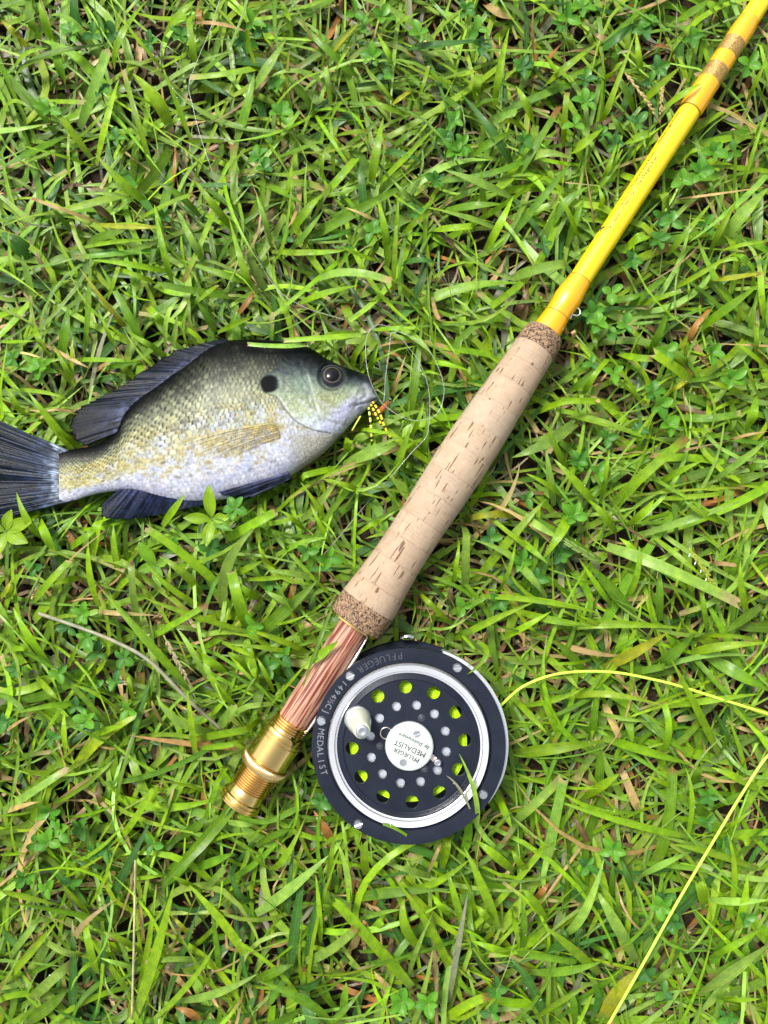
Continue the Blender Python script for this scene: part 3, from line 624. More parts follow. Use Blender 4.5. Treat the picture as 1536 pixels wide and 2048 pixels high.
recs = []
for rec in TR.replace('\n', '|').split('|'):
    q = rec.split()
    if len(q) < 9: continue
    ox, oy, sc = TILES[q[0]]
    v = [float(a) for a in q[1:8]]
    cls = q[8][0]; mown = q[8].endswith('1')
    pts = [(ox + v[2 * i] / sc, oy + v[2 * i + 1] / sc) for i in range(3)]
    wpx = v[6] / sc
    recs.append((math.dist(pts[0], pts[2]) * wpx, cls, mown, pts, wpx))
recs.sort(key=lambda r: -r[0])
ngreen = 0; rest = []
for area_, cls, mown, pts, wpx in recs:
    low = cls in 'ro' or (cls == 't' and wpx > 12)
    if low: z = (0.006 + 0.004 * random.random(), 0.013 + 0.004 * random.random(), 0.010 + 0.006 * random.random())
    elif cls in 'gd': z = (0.008 + 0.004 * random.random(), 0.018 + 0.005 * random.random(), 0.017 + 0.006 * random.random())
    else: z = (0.010 + 0.004 * random.random(), 0.022 + 0.006 * random.random(), 0.020 + 0.009 * random.random())
    pp = [P(a, b, zz) for (a, b), zz in zip(pts, z)]
    wm = wpx * mpp(z[1]) * 0.90
    lab, nm, grp = LABEL[cls]
    if nm == 'grass_blade':
        ngreen += 1
        if ngreen > 286:
            rest.append((pp, wm, cls, mown)); continue
        one_blade(nm, pp[0], pp[1], pp[2], wm, cls, mown, None, None, fold=0.14 if wpx > 8 else 0.05, part=True)
    else:
        one_blade(nm, pp[0], pp[1], pp[2], wm, cls, mown, lab + ' ' + near(*pts[1]), grp, fold=0.14 if wpx > 8 else 0.05)
pa = [np.array([r[0][i] for r in rest]) for i in range(3)]
V, C, UV = blades(pa[0], pa[1], pa[2], np.array([r[1] for r in rest]), jitcol(np.array([CLS[r[2]] for r in rest]), len(rest), .13), np.array([float(r[3]) for r in rest]), n=10, across=5)
tag(link('short_grass', big_mesh('short_grass', V.reshape(-1, 3), strip_faces(len(rest), 10, 5), M_GRASS, C.reshape(-1, 3), UV.reshape(-1, 2))),
    'short bright grass blades scattered over the top of the lawn', 'grass', kind='stuff')

def over_blade(name, label, pts, zs, wpx, cls, mown=False, col=None):
    pp = [P(a, b, z) for (a, b), z in zip(pts, zs)]
    return one_blade(name, pp[0], pp[1], pp[2], wpx * mpp(zs[1]), cls, mown, label, None, clampz=False, col=col, roll=0.0, n=18, part=True)
# blades that lie over the things
over_blade('grass_blade', 'green grass leaf lying diagonally on the striped wooden reel seat', [(616, 1325), (645, 1306), (677, 1282)], (0.0335, 0.0338, 0.036), 19, 'b')
over_blade('grass_blade', 'thin green grass stem running up beside the brass fitting onto the wooden reel seat', [(540, 1412), (582, 1362), (620, 1320)], (0.014, 0.027, 0.0335), 6, 'b')
over_blade('grass_blade', 'narrow grass blade hanging from the cork grip end down along the wooden reel seat', [(660, 1226), (634, 1294), (600, 1392)], (0.030, 0.0345, 0.0325), 8, 'g')
over_blade('grass_blade', 'bright grass blade with cut end reaching over the back of the fish head', [(722, 670), (640, 676), (569, 681)], (0.027, 0.0295, 0.0285), 12, 'b', True)
over_blade('grass_blade', 'pale grass blade resting along the dark back of the fish', [(612, 690), (555, 692), (495, 688)], (0.0270, 0.0290, 0.0285), 10, 'p', True)
over_blade('grass_blade', 'curled pale blade bending up over the lower rim of the reel', [(953, 1655), (950, 1590), (918, 1507)], (0.030, 0.0425, 0.0435), 10, 'p')
over_blade('grass_blade', 'short thin dry tip lying over the silver rim of the reel', [(940, 1618), (917, 1575), (892, 1551)], (0.0405, 0.0425, 0.042), 5, 'k')
over_blade('grass_blade', 'small green clipping stuck on the lower black rim of the reel', [(766, 1648), (789, 1656), (814, 1671)], (0.0386, 0.0389, 0.0386), 7, 'g', True)
over_blade('grass_blade', 'curled green blade hooked over the upper rim of the reel beside a screw', [(955, 1283), (972, 1311), (934, 1349)], (0.032, 0.042, 0.0395), 11, 'b')
over_blade('grass_blade', 'green blade tip poking over the tail fin of the fish', [(85, 1075), (55, 1040), (33, 985)], (0.016, 0.026, 0.0255), 15, 'b')
over_blade('grass_blade', 'green blade standing in front of the lower fin of the fish', [(325, 1052), (347, 1020), (370, 988)], (0.016, 0.027, 0.0285), 15, 'b')
over_blade('grass_blade', 'green blade curving onto the gold wrapping of the yellow rod', [(1330, 214), (1366, 188), (1404, 166)], (0.022, 0.030, 0.0305), 14, 'b')
over_blade('grass_blade', 'long green leaf running out from under the brass butt cap', [(478, 1600), (400, 1690), (325, 1770)], (0.0135, 0.024, 0.026), 23, 'g')
over_blade('grass_blade', 'green blade lying over the tail wrist above the dorsal fin tip', [(150, 905), (105, 850), (58, 785)], (0.0105, 0.020, 0.023), 14, 'b')

# ------------------------------------------------------------------ clover sprigs
def leaf_mesh(name, L, Wd, col, pointed=False, seed=0):
    n, a = 8, 5
    V, C, UV = [], [], []
    for i in range(n + 1):
        t = i / n
        if pointed: ww = Wd * math.sin(math.pi * min(1, t * 0.96 + 0.02)) ** 0.8 * (1.1 - 0.35 * t)
        else: ww = Wd * math.sin(math.pi * (0.03 + 0.94 * t ** 0.85)) ** 0.6
        for k in range(a):
            s = -1 + 2 * k / (a - 1)
            V.append((L * (0.06 + 0.94 * t), 0.5 * s * ww, 0.20 * abs(s) * ww + 0.10 * L * math.sin(t * 2.2)))
            UV.append((k / (a - 1), t)); C.append(col)
    Fq = strip_faces(1, n, a)
    me = big_mesh(name, np.array(V), Fq, M_GRASS, np.array(C), np.array(UV)); return me
CLO_COL = [(0.055, 0.205, 0.018), (0.075, 0.255, 0.016), (0.105, 0.310, 0.014), (0.042, 0.165, 0.030)]
CLO_ME = [leaf_mesh('leaf', 0.0052, 0.0033, c) for c in CLO_COL] + [leaf_mesh('leaf', 0.0046, 0.0034, c) for c in CLO_COL]
STEM_V, STEM_F = tube([(0, 0, -0.012), (0.0006, 0.0003, -0.005), (0, 0, 0)], [0.0005, 0.00045, 0.0004], 6)
ST_ME = bpy.data.meshes.new('stem'); ST_ME.from_pydata([tuple(v) for v in STEM_V], [], STEM_F)
finish(ST_ME, M_DRY, True, np.tile(np.array([[0.17, 0.085, 0.03]]), (len(STEM_V), 1)), np.zeros((len(STEM_V), 2)))
CLO = """
A 1470 250,A 430 190 b,A 560 210,A 680 210,A 900 260,A 1090 210,A 1510 140 b,A 290 660 b,A 700 830,A 990 1300,A 610 540,B 30 180,B 150 680 b,B 120 520,B 640 160,B 590 80 b,B 760 100 b
B 700 340 b,B 770 450,B 1330 180 b,B 1350 280,B 1190 720 b,B 1130 830,B 1185 910 b,B 1235 875 b,B 1080 1080,B 10 940,B 50 1010,B 700 1380 b,B 180 1430,B 950 1270,B 980 200 b,B 1260 60
C 420 40 b,C 290 150,C 820 130,C 790 190,C 440 610 b,C 380 750 b,C 440 480,C 70 850,C 60 400,C 760 740,C 1210 910 b,C 1330 910,C 1020 1080 b,C 1130 1030 b,C 890 1310,C 960 1330 b,C 880 1440
C 1160 1350,C 190 1470,C 880 410,C 1420 390 b,C 540 800,C 620 870,C 1080 230,C 830 490,C 330 110 b,E 595 255 b,E 460 330,E 520 440 b,E 680 450 b,E 610 740 b,E 480 680,E 850 850,E 890 930 b
E 940 1050 b,E 570 1130,E 400 1270,E 520 1330 b,E 1200 620 b,E 1320 770 b,E 90 1490,E 750 1080,E 620 500,E 480 380,E 720 60,E 930 610 b,F 360 80 b,F 60 370,F 290 320,F 140 470
H 500 680 b,H 515 825 b,H 350 1040 b,H 520 1320 b,H 550 1130,H 770 1260 b,H 320 1430,H 1050 290,H 1410 50 b,H 210 410,H 740 950,H 590 910,H 100 1010,H 40 1330,H 1270 290,H 690 1090,H 410 770,H 460 1240
I 990 440 b,I 820 400,I 430 960 b,I 560 650,I 510 1290,I 650 1190,J 300 260 b,J 360 370 b,J 290 440 b,J 150 660,J 290 720 b,J 430 690,J 920 460,J 560 500,J 640 490,J 480 360,J 210 450
K 870 1400 b,K 1030 1410 b,K 390 200,K 1440 1320,K 1410 1470,L 610 490 b,L 1180 170,L 920 780,L 890 830 b,L 960 930,L 1270 470,L 800 1230,L 910 1350,L 450 580,L 1170 330,L 1400 900,L 1290 1490
M 300 510 b,M 830 70 b,M 800 60,M 580 290 b,M 480 480,M 220 190,M 760 240,M 430 180,D 240 1000 b,D 80 950,D 1350 830
"""
for rec in CLO.replace('\n', ',').split(','):
    q = rec.split()
    if len(q) < 3: continue
    ox, oy, sc = TILES[q[0]]
    px, py = ox + float(q[1]) / sc, oy + float(q[2]) / sc
    br = len(q) > 3
    zz = (0.0235 if br else 0.0185) + 0.004 * random.random()
    p = P(px, py, zz)
    zl = float(limz(np.array([p[0]]), np.array([p[1]]))[0])
    if zl < 0.02: continue
    e = empty('clover_sprig', tuple(p), (random.uniform(-.3, .3), random.uniform(-.3, .3), random.uniform(0, 6.28)))
    nl = random.choice([3, 3, 4, 5, 5])
    tag(e, ('bright' if br else 'dark') + ' green ' + NUM[nl] + '-leaflet clover sprig ' + near(px, py), 'clover', 'clover sprigs in the lawn')
    a0 = random.uniform(0, 6.28)
    link('stem', ST_ME, e)
    for k in range(nl):
        mi = (random.choice([1, 2, 2]) if br else random.choice([0, 0, 1, 3])) + random.choice([0, 4])
        lo = link('leaf', CLO_ME[mi], e)
        lo.rotation_euler = (random.uniform(-.25, .25), random.uniform(-.35, .15), a0 + k * 6.283 / nl + random.uniform(-.25, .25))
        s = random.uniform(0.85, 1.2) * (1.06 if br else 0.95); lo.scale = (s, s * random.uniform(.85, 1.1), s)
# the broad-leaved seedling in front of the belly fin
def seedling(name, label, px, py, z, dirs, L, Wd, cols):
    e = empty(name, tuple(P(px, py, z))); tag(e, label, 'weed')
    V, Fc = tube([(0, 0, -0.018), (0.0008, 0, -0.008), (0, 0, 0)], [0.0009, 0.0008, 0.0007], 7)
    mesh_obj('stem', V, Fc, M_GRASS, e, cols=np.tile(np.array([[0.13, 0.24, 0.03]]), (len(V), 1)), uvs=np.full((len(V), 2), 0.2))
    for (a, l, wv), c in zip(dirs, cols):
        me = leaf_mesh('leaf', L * l, Wd * wv, c, True); lo = link('leaf', me, e); lo.rotation_euler = (0, -0.15, R(a))
    return e
seedling('leafy_seedling', 'bright yellow-green pointed-leaf seedling in front of the belly fin of the fish', 424, 1038, 0.0285,
         [(93, 1.15, 1.1), (178, 0.92, 1.0), (3, 0.62, 0.95), (262, 0.95, 1.05), (-28, 0.85, .8)], 0.0128, 0.0052,
         [(0.20, 0.36, 0.012)] * 4 + [(0.09, 0.24, 0.015)])
seedling('leafy_seedling', 'yellow-green broad-leaf seedling below the tail fin of the fish', 12, 1062, 0.022,
         [(20, 1.2, 1.1), (-25, 1.0, 1.2), (160, 1, 1), (70, .8, .9), (-100, .9, 1)], 0.0125, 0.0060, [(0.21, 0.36, 0.012)] * 5)
seedling('leafy_seedling', 'pointed-leaf green seedling in the grass below the fish belly fin', 313, 1130, 0.021,
         [(125, 1.0, 1.1), (200, .7, .9), (-75, .8, 1.0), (20, .5, .8)], 0.0125, 0.0052, [(0.14, 0.32, 0.014)] * 4)
seedling('leafy_seedling', 'light green star-shaped seedling in the grass above the dorsal fin of the fish', 80, 737, 0.021,
         [(30, .9, .9), (140, 1, .9), (185, .9, .8), (-15, 1, .9), (-75, .9, .8)], 0.0095, 0.0032, [(0.12, 0.30, 0.018)] * 5)
# seed heads
def seedhead(label, pts, zs, n, wpx, col, flowers=False):
    path = catmull([P(a, b, z) for (a, b), z in zip(pts, zs)], 10)
    base = path[0].copy()
    e = empty('seed_head', tuple(base)); tag(e, label, 'seed head')
    V, Fc = tube(path - base, 0.0004, 6)
    mesh_obj('stalk', V, Fc, M_DRY, e, cols=np.tile(np.array([col]), (len(V), 1)), uvs=np.zeros((len(V), 2)))
    bm = bmesh.new()
    m0 = bmesh.ops.create_icosphere(bm, subdivisions=1, radius=1.0)
    me = bpy.data.meshes.new('seed'); bm.to_mesh(me); bm.free()
    finish(me, M_DRY, True, np.tile(np.array([col]) * 1.15, (len(me.vertices), 1)), np.zeros((len(me.vertices), 2)))
    L = len(path)
    for i in range(n):
        k = int((0.30 + 0.68 * i / n) * (L - 2)); t = path[k + 1] - path[k]; t /= np.linalg.norm(t)
        s = np.cross(t, [0, 0, 1]); s /= np.linalg.norm(s)
        sg = 1 if i % 2 else -1
        o = link('seed', me, e); o.location = tuple(path[k] - base + s * sg * wpx * 0.25 * mpp(.02) + np.array([0, 0, 0.0003]))
        o.scale = (0.0013, 0.00055, 0.0005); o.rotation_euler = (0, 0, math.atan2(t[1], t[0]) + sg * 0.3)
    if flowers:
        wm = simple('anther', (0.8, 0.8, 0.75), 0.6)
        mf = me.copy(); mf.materials.clear(); mf.materials.append(wm)
        for k in range(4):
            o = link('anther', mf, e); pth = path[-3 - 3 * k]; o.location = tuple(pth - base + np.array([-0.0016, -0.0008, 0.0004]))
            o.scale = (0.0009, 0.0003, 0.0003); o.rotation_euler = (0, 0, R(250))
seedhead('green barbed seed head at the end of a grass blade beside the rod', [(1112, 1072), (1150, 1095), (1199, 1124)], (0.024, 0.027, 0.026), 20, 16, (0.16, 0.26, 0.05))
seedhead('yellow-green seed spike with tiny white flowers in the grass', [(1444, 1210), (1415, 1150), (1378, 1096)], (0.020, 0.028, 0.030), 20, 10, (0.30, 0.36, 0.04), True)
seedhead('tan beaded seed head lying in the grass left of the brass fitting', [(390, 1384), (356, 1325), (327, 1270)], (0.016, 0.022, 0.022), 18, 10, (0.36, 0.30, 0.17))
seedhead('long wavy straw seed stalk in the grass left of the rod lettering', [(1320, 248), (1291, 200), (1242, 136)], (0.018, 0.025, 0.026), 16, 6, (0.45, 0.36, 0.14))
seedhead('short wavy straw seed stalk beside the yellow rod', [(1320, 246), (1322, 205), (1326, 160)], (0.018, 0.023, 0.024), 12, 5, (0.42, 0.33, 0.13))
def stalk(label, pts, zs, wpx, col):
    path = catmull([P(a, b, z) for (a, b), z in zip(pts, zs)], 10); base = path[0].copy()
    V, Fc = tube(path - base, wpx * mpp(0.02) / 2, 8)
    o = mesh_obj('grass_stalk', V, Fc, M_DRY, cols=np.tile(np.array([col]), (len(V), 1)), uvs=np.zeros((len(V), 2)), loc=tuple(base)); tag(o, label, 'grass stalk')
stalk('long bent grey-white dry stalk crossing the grass left of the wooden reel seat', [(443, 1460), (372, 1395), (300, 1323), (240, 1288), (173, 1260), (78, 1227)], (0.016, .024, .0265, .026, .026, .022), 7.5, (0.30, 0.30, 0.20))
stalk('pale straight straw stalk in the grass below the brass butt cap', [(264, 2035), (268, 1880), (271, 1720)], (0.018, 0.028, 0.026), 4.5, (0.52, 0.46, 0.25))

# ------------------------------------------------------------------ fish
m_fish = NT('fish_skin').set(rough=0.46, coat=0.035, coatr=0.12, spec=0.22)
fa = m_fish.n('ShaderNodeAttribute', attribute_name='Col'); m_fish.base(fa.outputs['Color']); m_fish.l(fa.outputs['Alpha'], m_fish.b.inputs['Specular IOR Level'])
f = m_fish.noise(m_fish.obj(), 900, 3); m_fish.bump(f, 0.22, 0.0004)
M_FISH = m_fish.m
M_FIN = vcol_material('fin_membrane', rough=0.33, coat=0.0, coatr=0.12, bumpscale=1500, bumpstr=0.35, spec=0.14)

XT, YT = TOPL[:, 0], TOPL[:, 1]; XB, YB = BOTL[:, 0], BOTL[:, 1]
def smooth_interp(x, X, Y):
    # dense resample of Catmull curve for a soft outline
    c = catmull(np.stack([X, Y], 1), 14); o = np.argsort(c[:, 0]); return np.interp(x, c[o, 0], c[o, 1])
def f_top(x): return smooth_interp(x, XT, YT)
def f_bot(x): return smooth_interp(x, XB, YB)
HX = np.array([118, 160, 220, 300, 400, 500, 580, 640, 690, 725, 745, 756.0]); HH = np.array([2.4, 3.6, 5.6, 8.4, 10.8, 11.6, 11.2, 9.8, 7.4, 5.2, 3.6, 1.6]) / 1000
def f_h(x):
    return np.interp(x, HX, HH)
OPX = np.array([(560, 700), (552, 736), (536, 745), (522, 757), (519, 768), (524, 781), (540, 789), (556, 796), (571, 818), (593, 842), (626, 859), (662, 866), (684, 860), (694, 842)], float)
def f_op(y, x):      # >0 inside gill cover (head side)
    c = catmull(OPX[:12], 10); o = np.argsort(c[:, 1]); xo = np.interp(y, c[o, 1], c[o, 0])
    return x - xo
def fish_z(px, py):
    yt, yb = f_top(px), f_bot(px)
    t = np.clip(2 * (py - yt) / np.maximum(yb - yt, 1e-3) - 1, -1, 1)
    return Z_FISH + f_h(px) * np.clip(1 - np.abs(t) ** 2.3, 0, 1) ** 0.62
def scale_cells(px, py):
    # rows of scales running along the body
    yt, yb = f_top(px), f_bot(px)
    k = (py - yt) / np.maximum(yb - yt, 1)
    mid = 300.0
    v = k * (24 + 6 * sstep(150, 350, px)) ; u = px / (7.6 + 2.2 * sstep(150, 420, px) * (1 - 0.2 * sstep(500, 640, px)))
    r = np.floor(v); uu = u + 0.5 * (r % 2)
    c = np.floor(uu)
    return uu - c, v - r, c, r
def hsh(a, b, s=0):
    x = np.sin(a * 127.1 + b * 311.7 + s * 74.7) * 43758.5453
    return x - np.floor(x)
def fish_color(px, py):
    yt, yb = f_top(px), f_bot(px)
    k = np.clip((py - yt) / np.maximum(yb - yt, 1), 0, 1)
    n1 = vnoise(px / 28, py / 28, 1); n2 = vnoise(px / 9, py / 9, 2); n3 = vnoise(px / 3.2, py / 3.2, 3); n4 = vnoise(px / 60, py / 40, 4)
    kk = np.clip(k + (n1 - 0.5) * 0.10 + (n2 - .5) * .05, 0, 1)
    kk = kk - 0.10 * sstep(330, 200, px) * sstep(0.5, 0.1, k)
    stops = np.array([0, .05, .12, .20, .30, .42, .55, .70, .85, 1.0])
    cols = np.array([(12, 15, 17), (22, 25, 22), (54, 58, 46), (100, 106, 80), (148, 155, 118), (186, 191, 154), (208, 212, 196), (224, 228, 234), (228, 231, 248), (206, 204, 226)], float)
    body = np.stack([np.interp(kk, stops, cols[:, i]) for i in range(3)], -1)
    # yellow tail wrist
    tw = (sstep(420, 200, px) * sstep(0.25, 0.45, k) * sstep(0.86, 0.70, k))[..., None]
    body = body * (1 - 0.65 * tw) + 0.65 * tw * np.array([196, 184, 96])
    # faint upright bars
    bar = 0.5 + 0.5 * np.cos(px / 47.0 * 2 * math.pi / 1.35 + 0.6 + n4 * 2)
    body *= (1 - 0.16 * bar * sstep(0.75, 0.2, k))[..., None]
    wx = (vnoise(px / 13, py / 13, 31) - .5) * 7; wy = (vnoise(px / 13, py / 13, 32) - .5) * 7
    su, sv, c, r = scale_cells(px + wx, py + wy)
    h1 = hsh(c, r, 1); h2 = hsh(c, r, 2); h3 = hsh(c, r, 3)
    rr0 = np.hypot((su - 0.56) / 0.52, (sv - 0.5) / 0.55)       # rounded scale
    cell = np.exp(-(rr0 / 0.80) ** 4)
    edge = 0.30 * sstep(0.75, 1.1, rr0) + 0.95 * np.exp(-((su - 0.10 - 0.5 * (sv - .5) ** 2) / 0.17) ** 2) * np.exp(-((sv - 0.5) / 0.40) ** 4)
    mo = vnoise(px / 20, py / 14, 41); mz = (sstep(0.52, 0.75, mo) * 0.5 * sstep(0.36, 0.5, k))[..., None]; body = body * (1 - mz) + mz * np.array([200, 208, 244.])
    mz = (sstep(0.45, 0.25, mo) * 0.45 * sstep(0.30, 0.45, k) * sstep(0.85, 0.65, k))[..., None]; body = body * (1 - mz) + mz * np.array([200, 188, 122.])
    strength = (1.05 * sstep(0.80, 0.25, k) + 0.20) * (0.35 + 0.65 * vnoise(px / 18, py / 18, 33)) * (0.6 + 0.4 * h2)
    body *= (1 - edge * strength)[..., None]
    body *= (1 + cell * (h3 - 0.5) * (0.18 + 0.42 * sstep(0.6, 0.2, k)))[..., None]
    lite = (cell * (h1 > 0.55) * (0.10 + 0.30 * h2) * sstep(0.08, 0.18, k) * sstep(0.62, 0.45, k))[..., None]
    body = body * (1 - lite) + lite * np.array([176, 186, 146.])
    spm = (cell * (h1 < 0.36) * (0.18 + 0.46 * h2) * sstep(0.28, 0.42, k) * sstep(0.92, 0.78, k))[..., None]
    body = body * (1 - spm) + spm * np.where((h3 > 0.30)[..., None], np.array([166, 140, 66.]), np.array([96, 92, 72.]))
    blm = (cell * (h1 > 0.74) * 0.40 * sstep(0.40, 0.55, k))[..., None]
    body = body * (1 - blm) + blm * np.array([196, 212, 250.])
    body *= (0.88 + 0.24 * n3)[..., None]
    # belly ventral strip lilac behind vent
    # breast: fine speckle
    br = (sstep(560, 620, px) * sstep(848, 880, py))[..., None]
    fine = vnoise(px / 1.6, py / 1.6, 8)
    brc = np.array([196, 196, 182.]) * (0.72 + 0.5 * fine)[..., None]
    body = body * (1 - br) + brc * br
    edgeb = (br[..., 0] * sstep(0.90, 1.0, k))[..., None]
    body = body * (1 - 0.55 * edgeb) + 0.55 * edgeb * np.array([104, 96, 84])
    # head ---------------------------------------------------
    hd = sstep(-3, 3, f_op(py, px)) * sstep(870, 862, py)
    hx = (px - 560) / 190.0
    hst = np.array([0, .08, .19, .31, .48, .62, .78, 1.0])
    hcl = np.array([(10, 12, 14), (16, 20, 22), (58, 70, 72), (136, 152, 128), (184, 196, 156), (204, 216, 214), (214, 222, 248), (198, 200, 218)], float)
    hk = np.clip(k + (n2 - .5) * .05 - 0.02, 0, 1)
    head = np.stack([np.interp(hk, hst, hcl[:, i]) for i in range(3)], -1)
    gre = (np.exp(-(((px - 610) / 32) ** 2 + ((py - 768) / 20) ** 2)))[..., None]
    head = head * (1 - 0.55 * gre) + 0.55 * gre * np.array([122, 150, 136])
    olive = (np.exp(-(((px - 652) / 30) ** 2 + ((py - 800) / 22) ** 2)))[..., None]
    head = head * (1 - 0.6 * olive) + 0.6 * olive * np.array([168, 170, 122])
    lil = (np.exp(-(((px - (690 - (py - 815) * 0.9)) / 16) ** 2)) * np.exp(-(((py - 815) / 34) ** 2)))[..., None]
    head = head * (1 - 0.7 * lil) + 0.7 * lil * np.array([186, 186, 232])
    snout = sstep(700, 745, px)[..., None]
    head = head * (1 - 0.6 * snout) + 0.6 * snout * (np.array([142, 150, 162.]) * (0.6 + 0.7 * n2)[..., None] * (0.62 + 0.5 * sstep(0.25, 0.6, k))[..., None])
    head *= (0.80 + 0.28 * n3 + 0.12 * fine)[..., None]
    # preopercle streaks
    for (xa, ya, xb, yb, wd, cc, am) in ((615, 752, 628, 800, 3.5, (196, 206, 196), .7), (628, 800, 640, 826, 3.0, (214, 226, 228), .8), (600, 800, 652, 850, 3.0, (214, 222, 236), .5), (612, 770, 640, 840, 2.0, (120, 134, 134), .45), (645, 835, 690, 850, 2.6, (150, 140, 140), .4), (690, 738, 742, 766, 5.0, (24, 30, 34), .6), (730, 770, 742, 790, 4.0, (196, 196, 206), .6), (604, 775, 622, 815, 2.5, (100, 120, 120), .5),
                                         (636, 800, 690, 838, 3.5, (200, 200, 228), .5), (700, 812, 728, 792, 3.0, (110, 112, 118), .55), (690, 846, 712, 806, 3.5, (112, 104, 104), .45), (752, 798, 718, 815, 2.4, (70, 72, 80), .6)):
        tt = np.clip(((px - xa) * (xb - xa) + (py - ya) * (yb - ya)) / ((xb - xa) ** 2 + (yb - ya) ** 2), 0, 1)
        dd = np.hypot(px - xa - tt * (xb - xa), py - ya - tt * (yb - ya)) + (n2 - .5) * 3
        a = (np.exp(-(dd / wd) ** 2) * am)[..., None]
        head = head * (1 - a) + a * np.array(cc)
    col = body * (1 - hd[..., None]) + head * hd[..., None]
    # gill edge: pale membrane and dark slit
    g = np.abs(f_op(py, px)); gate = sstep(786, 800, py) * sstep(872, 864, py)
    a = (np.exp(-((f_op(py, px) - 4) / 3.0) ** 2) * gate * 0.75)[..., None]; col = col * (1 - a) + a * np.array([216, 220, 226])
    a = (np.exp(-((f_op(py, px) + 2) / 2.4) ** 2) * gate * 0.6)[..., None]; col = col * (1 - a) + a * np.array([120, 116, 104])
    # ear flap
    ex, ey = (px - 539) / 18.5, (py - 768) / 17.5
    rr = np.hypot(ex, ey) + (n2 - .5) * .10
    a = (sstep(1.10, 0.86, rr) * (1 - 0.85 * sstep(548, 566, px)))[..., None]; flap = np.array([6, 7, 10.]) + np.clip((px - 546) / 18, 0, 1)[..., None] * np.array([30, 62, 62.])
    col = col * (1 - a) + a * flap
    rim = (np.exp(-((rr - 1.10) / 0.07) ** 2) * sstep(545, 530, px) * 0.0)[..., None]; col = col * (1 - rim) + rim * np.array([30, 32, 34])
    # eye socket
    re = np.hypot((px - 663) / 27.5, (py - 752) / 27.0)
    a = (np.exp(-((re - 1.02) / 0.12) ** 2) * 0.55)[..., None]; col = col * (1 - a) + a * np.array([56, 62, 64])
    spec = 0.22 - 0.15 * sstep(0.22, 0.05, k); spec = np.where(rr < 1.1, 0.03, spec)
    return np.concatenate([lin_arr(np.clip(col, 3, 250)) * 0.60, spec[..., None]], -1)
def fish_disp(px, py):
    wx = (vnoise(px / 13, py / 13, 31) - .5) * 7; wy = (vnoise(px / 13, py / 13, 32) - .5) * 7
    su, sv, c, r = scale_cells(px + wx, py + wy)
    d = np.abs(sv - .5) * 2
    hd = sstep(-2, 2, f_op(py, px)) * sstep(872, 862, py)
    sc = np.exp(-(np.hypot((su - 0.56) / 0.52, (sv - 0.5) / 0.55) / 0.85) ** 4) * 0.00006 * (1 - hd) * sstep(1.0, 1.25, np.hypot((px - 539) / 19.0, (py - 769) / 17.5))
    step = sstep(-2.5, 2.0, f_op(py, px)) * sstep(880, 858, py) * 0.0007
    ridge = -0.0005 * np.exp(-((px - (618 + (py - 760) * 0.28)) / 3.0) ** 2) * sstep(745, 760, py) * sstep(830, 815, py)
    # mouth slit
    xa, ya, xb, yb = 757, 797, 712, 812
    tt = np.clip(((px - xa) * (xb - xa) + (py - ya) * (yb - ya)) / ((xb - xa) ** 2 + (yb - ya) ** 2), 0, 1)
    dd = np.hypot(px - xa - tt * (xb - xa), py - ya - tt * (yb - ya))
    mouth = -0.0010 * np.exp(-(dd / 3.0) ** 2)
    jaw = 0.0004 * np.exp(-((np.hypot(px - 724, py - 790) - 14) / 6) ** 2)
    flapm = sstep(1.3, 1.05, np.hypot((px - 539) / 20.0, (py - 768) / 19))
    n = (vnoise(px / 6, py / 6, 12) - .5) * 0.00035 * hd * (1 - flapm)
    flap = 0.0
    soc = -0.0018 * sstep(1.12, 0.80, np.hypot((px - 663) / 27.0, (py - 752) / 27.0))
    lip = 0.0006 * np.exp(-(((px - 744) / 7) ** 2 + ((py - 775) / 12) ** 2))
    return sc + step + ridge + mouth + n + flap + soc + jaw + lip
fish = empty('bluegill_fish', tuple(P(430, 850, 0.008)))
tag(fish, 'freshly caught sunfish with dark back, yellow-flecked silver side and navy fins lying on its side', 'fish')
FO = np.array(fish.location)
NXF, NTF = 440, 210
u = np.linspace(0, 1, NXF); xs = 118 + (756 - 118) * np.where(u < 0.9, u / 0.9 * 0.945, 0.945 + 0.055 * np.sin((u - 0.9) / 0.1 * math.pi / 2))
th = np.linspace(0, math.pi, NTF); tv = 0.5 - 0.5 * np.cos(th) * (0.55 + 0.45 * np.abs(np.cos(th)) ** 0.5) ; tv = (tv - tv[0]) / (tv[-1] - tv[0])
PX = np.repeat(xs[:, None], NTF, 1); yt, yb = f_top(xs), f_bot(xs)
PY = yt[:, None] + (yb - yt)[:, None] * tv[None, :]
Z = fish_z(PX, PY)
inside = sstep(0, .06, tv) * sstep(1, .94, tv)
Zd = Z + fish_disp(PX, PY) * inside[None, :]
Vt = P(PX, PY, Zd) - FO
nb = 40; tb = np.linspace(0, 1, nb); tbi = np.round(tb * (NTF - 1)).astype(int)
V = [Vt.reshape(-1, 3)]; C = [fish_color(PX, PY).reshape(-1, 4)]
Fc = []
idx = np.arange(NXF * NTF).reshape(NXF, NTF)
q = np.stack([idx[:-1, :-1], idx[:-1, 1:], idx[1:, 1:], idx[1:, :-1]], -1).reshape(-1, 4)
# underside: mirrored, sharing the rim vertices
low = np.arange(NXF * (NTF - 2)).reshape(NXF, NTF - 2) + NXF * NTF
Vl = P(PX[:, 1:-1], PY[:, 1:-1], 2 * Z_FISH - Z[:, 1:-1]) - FO
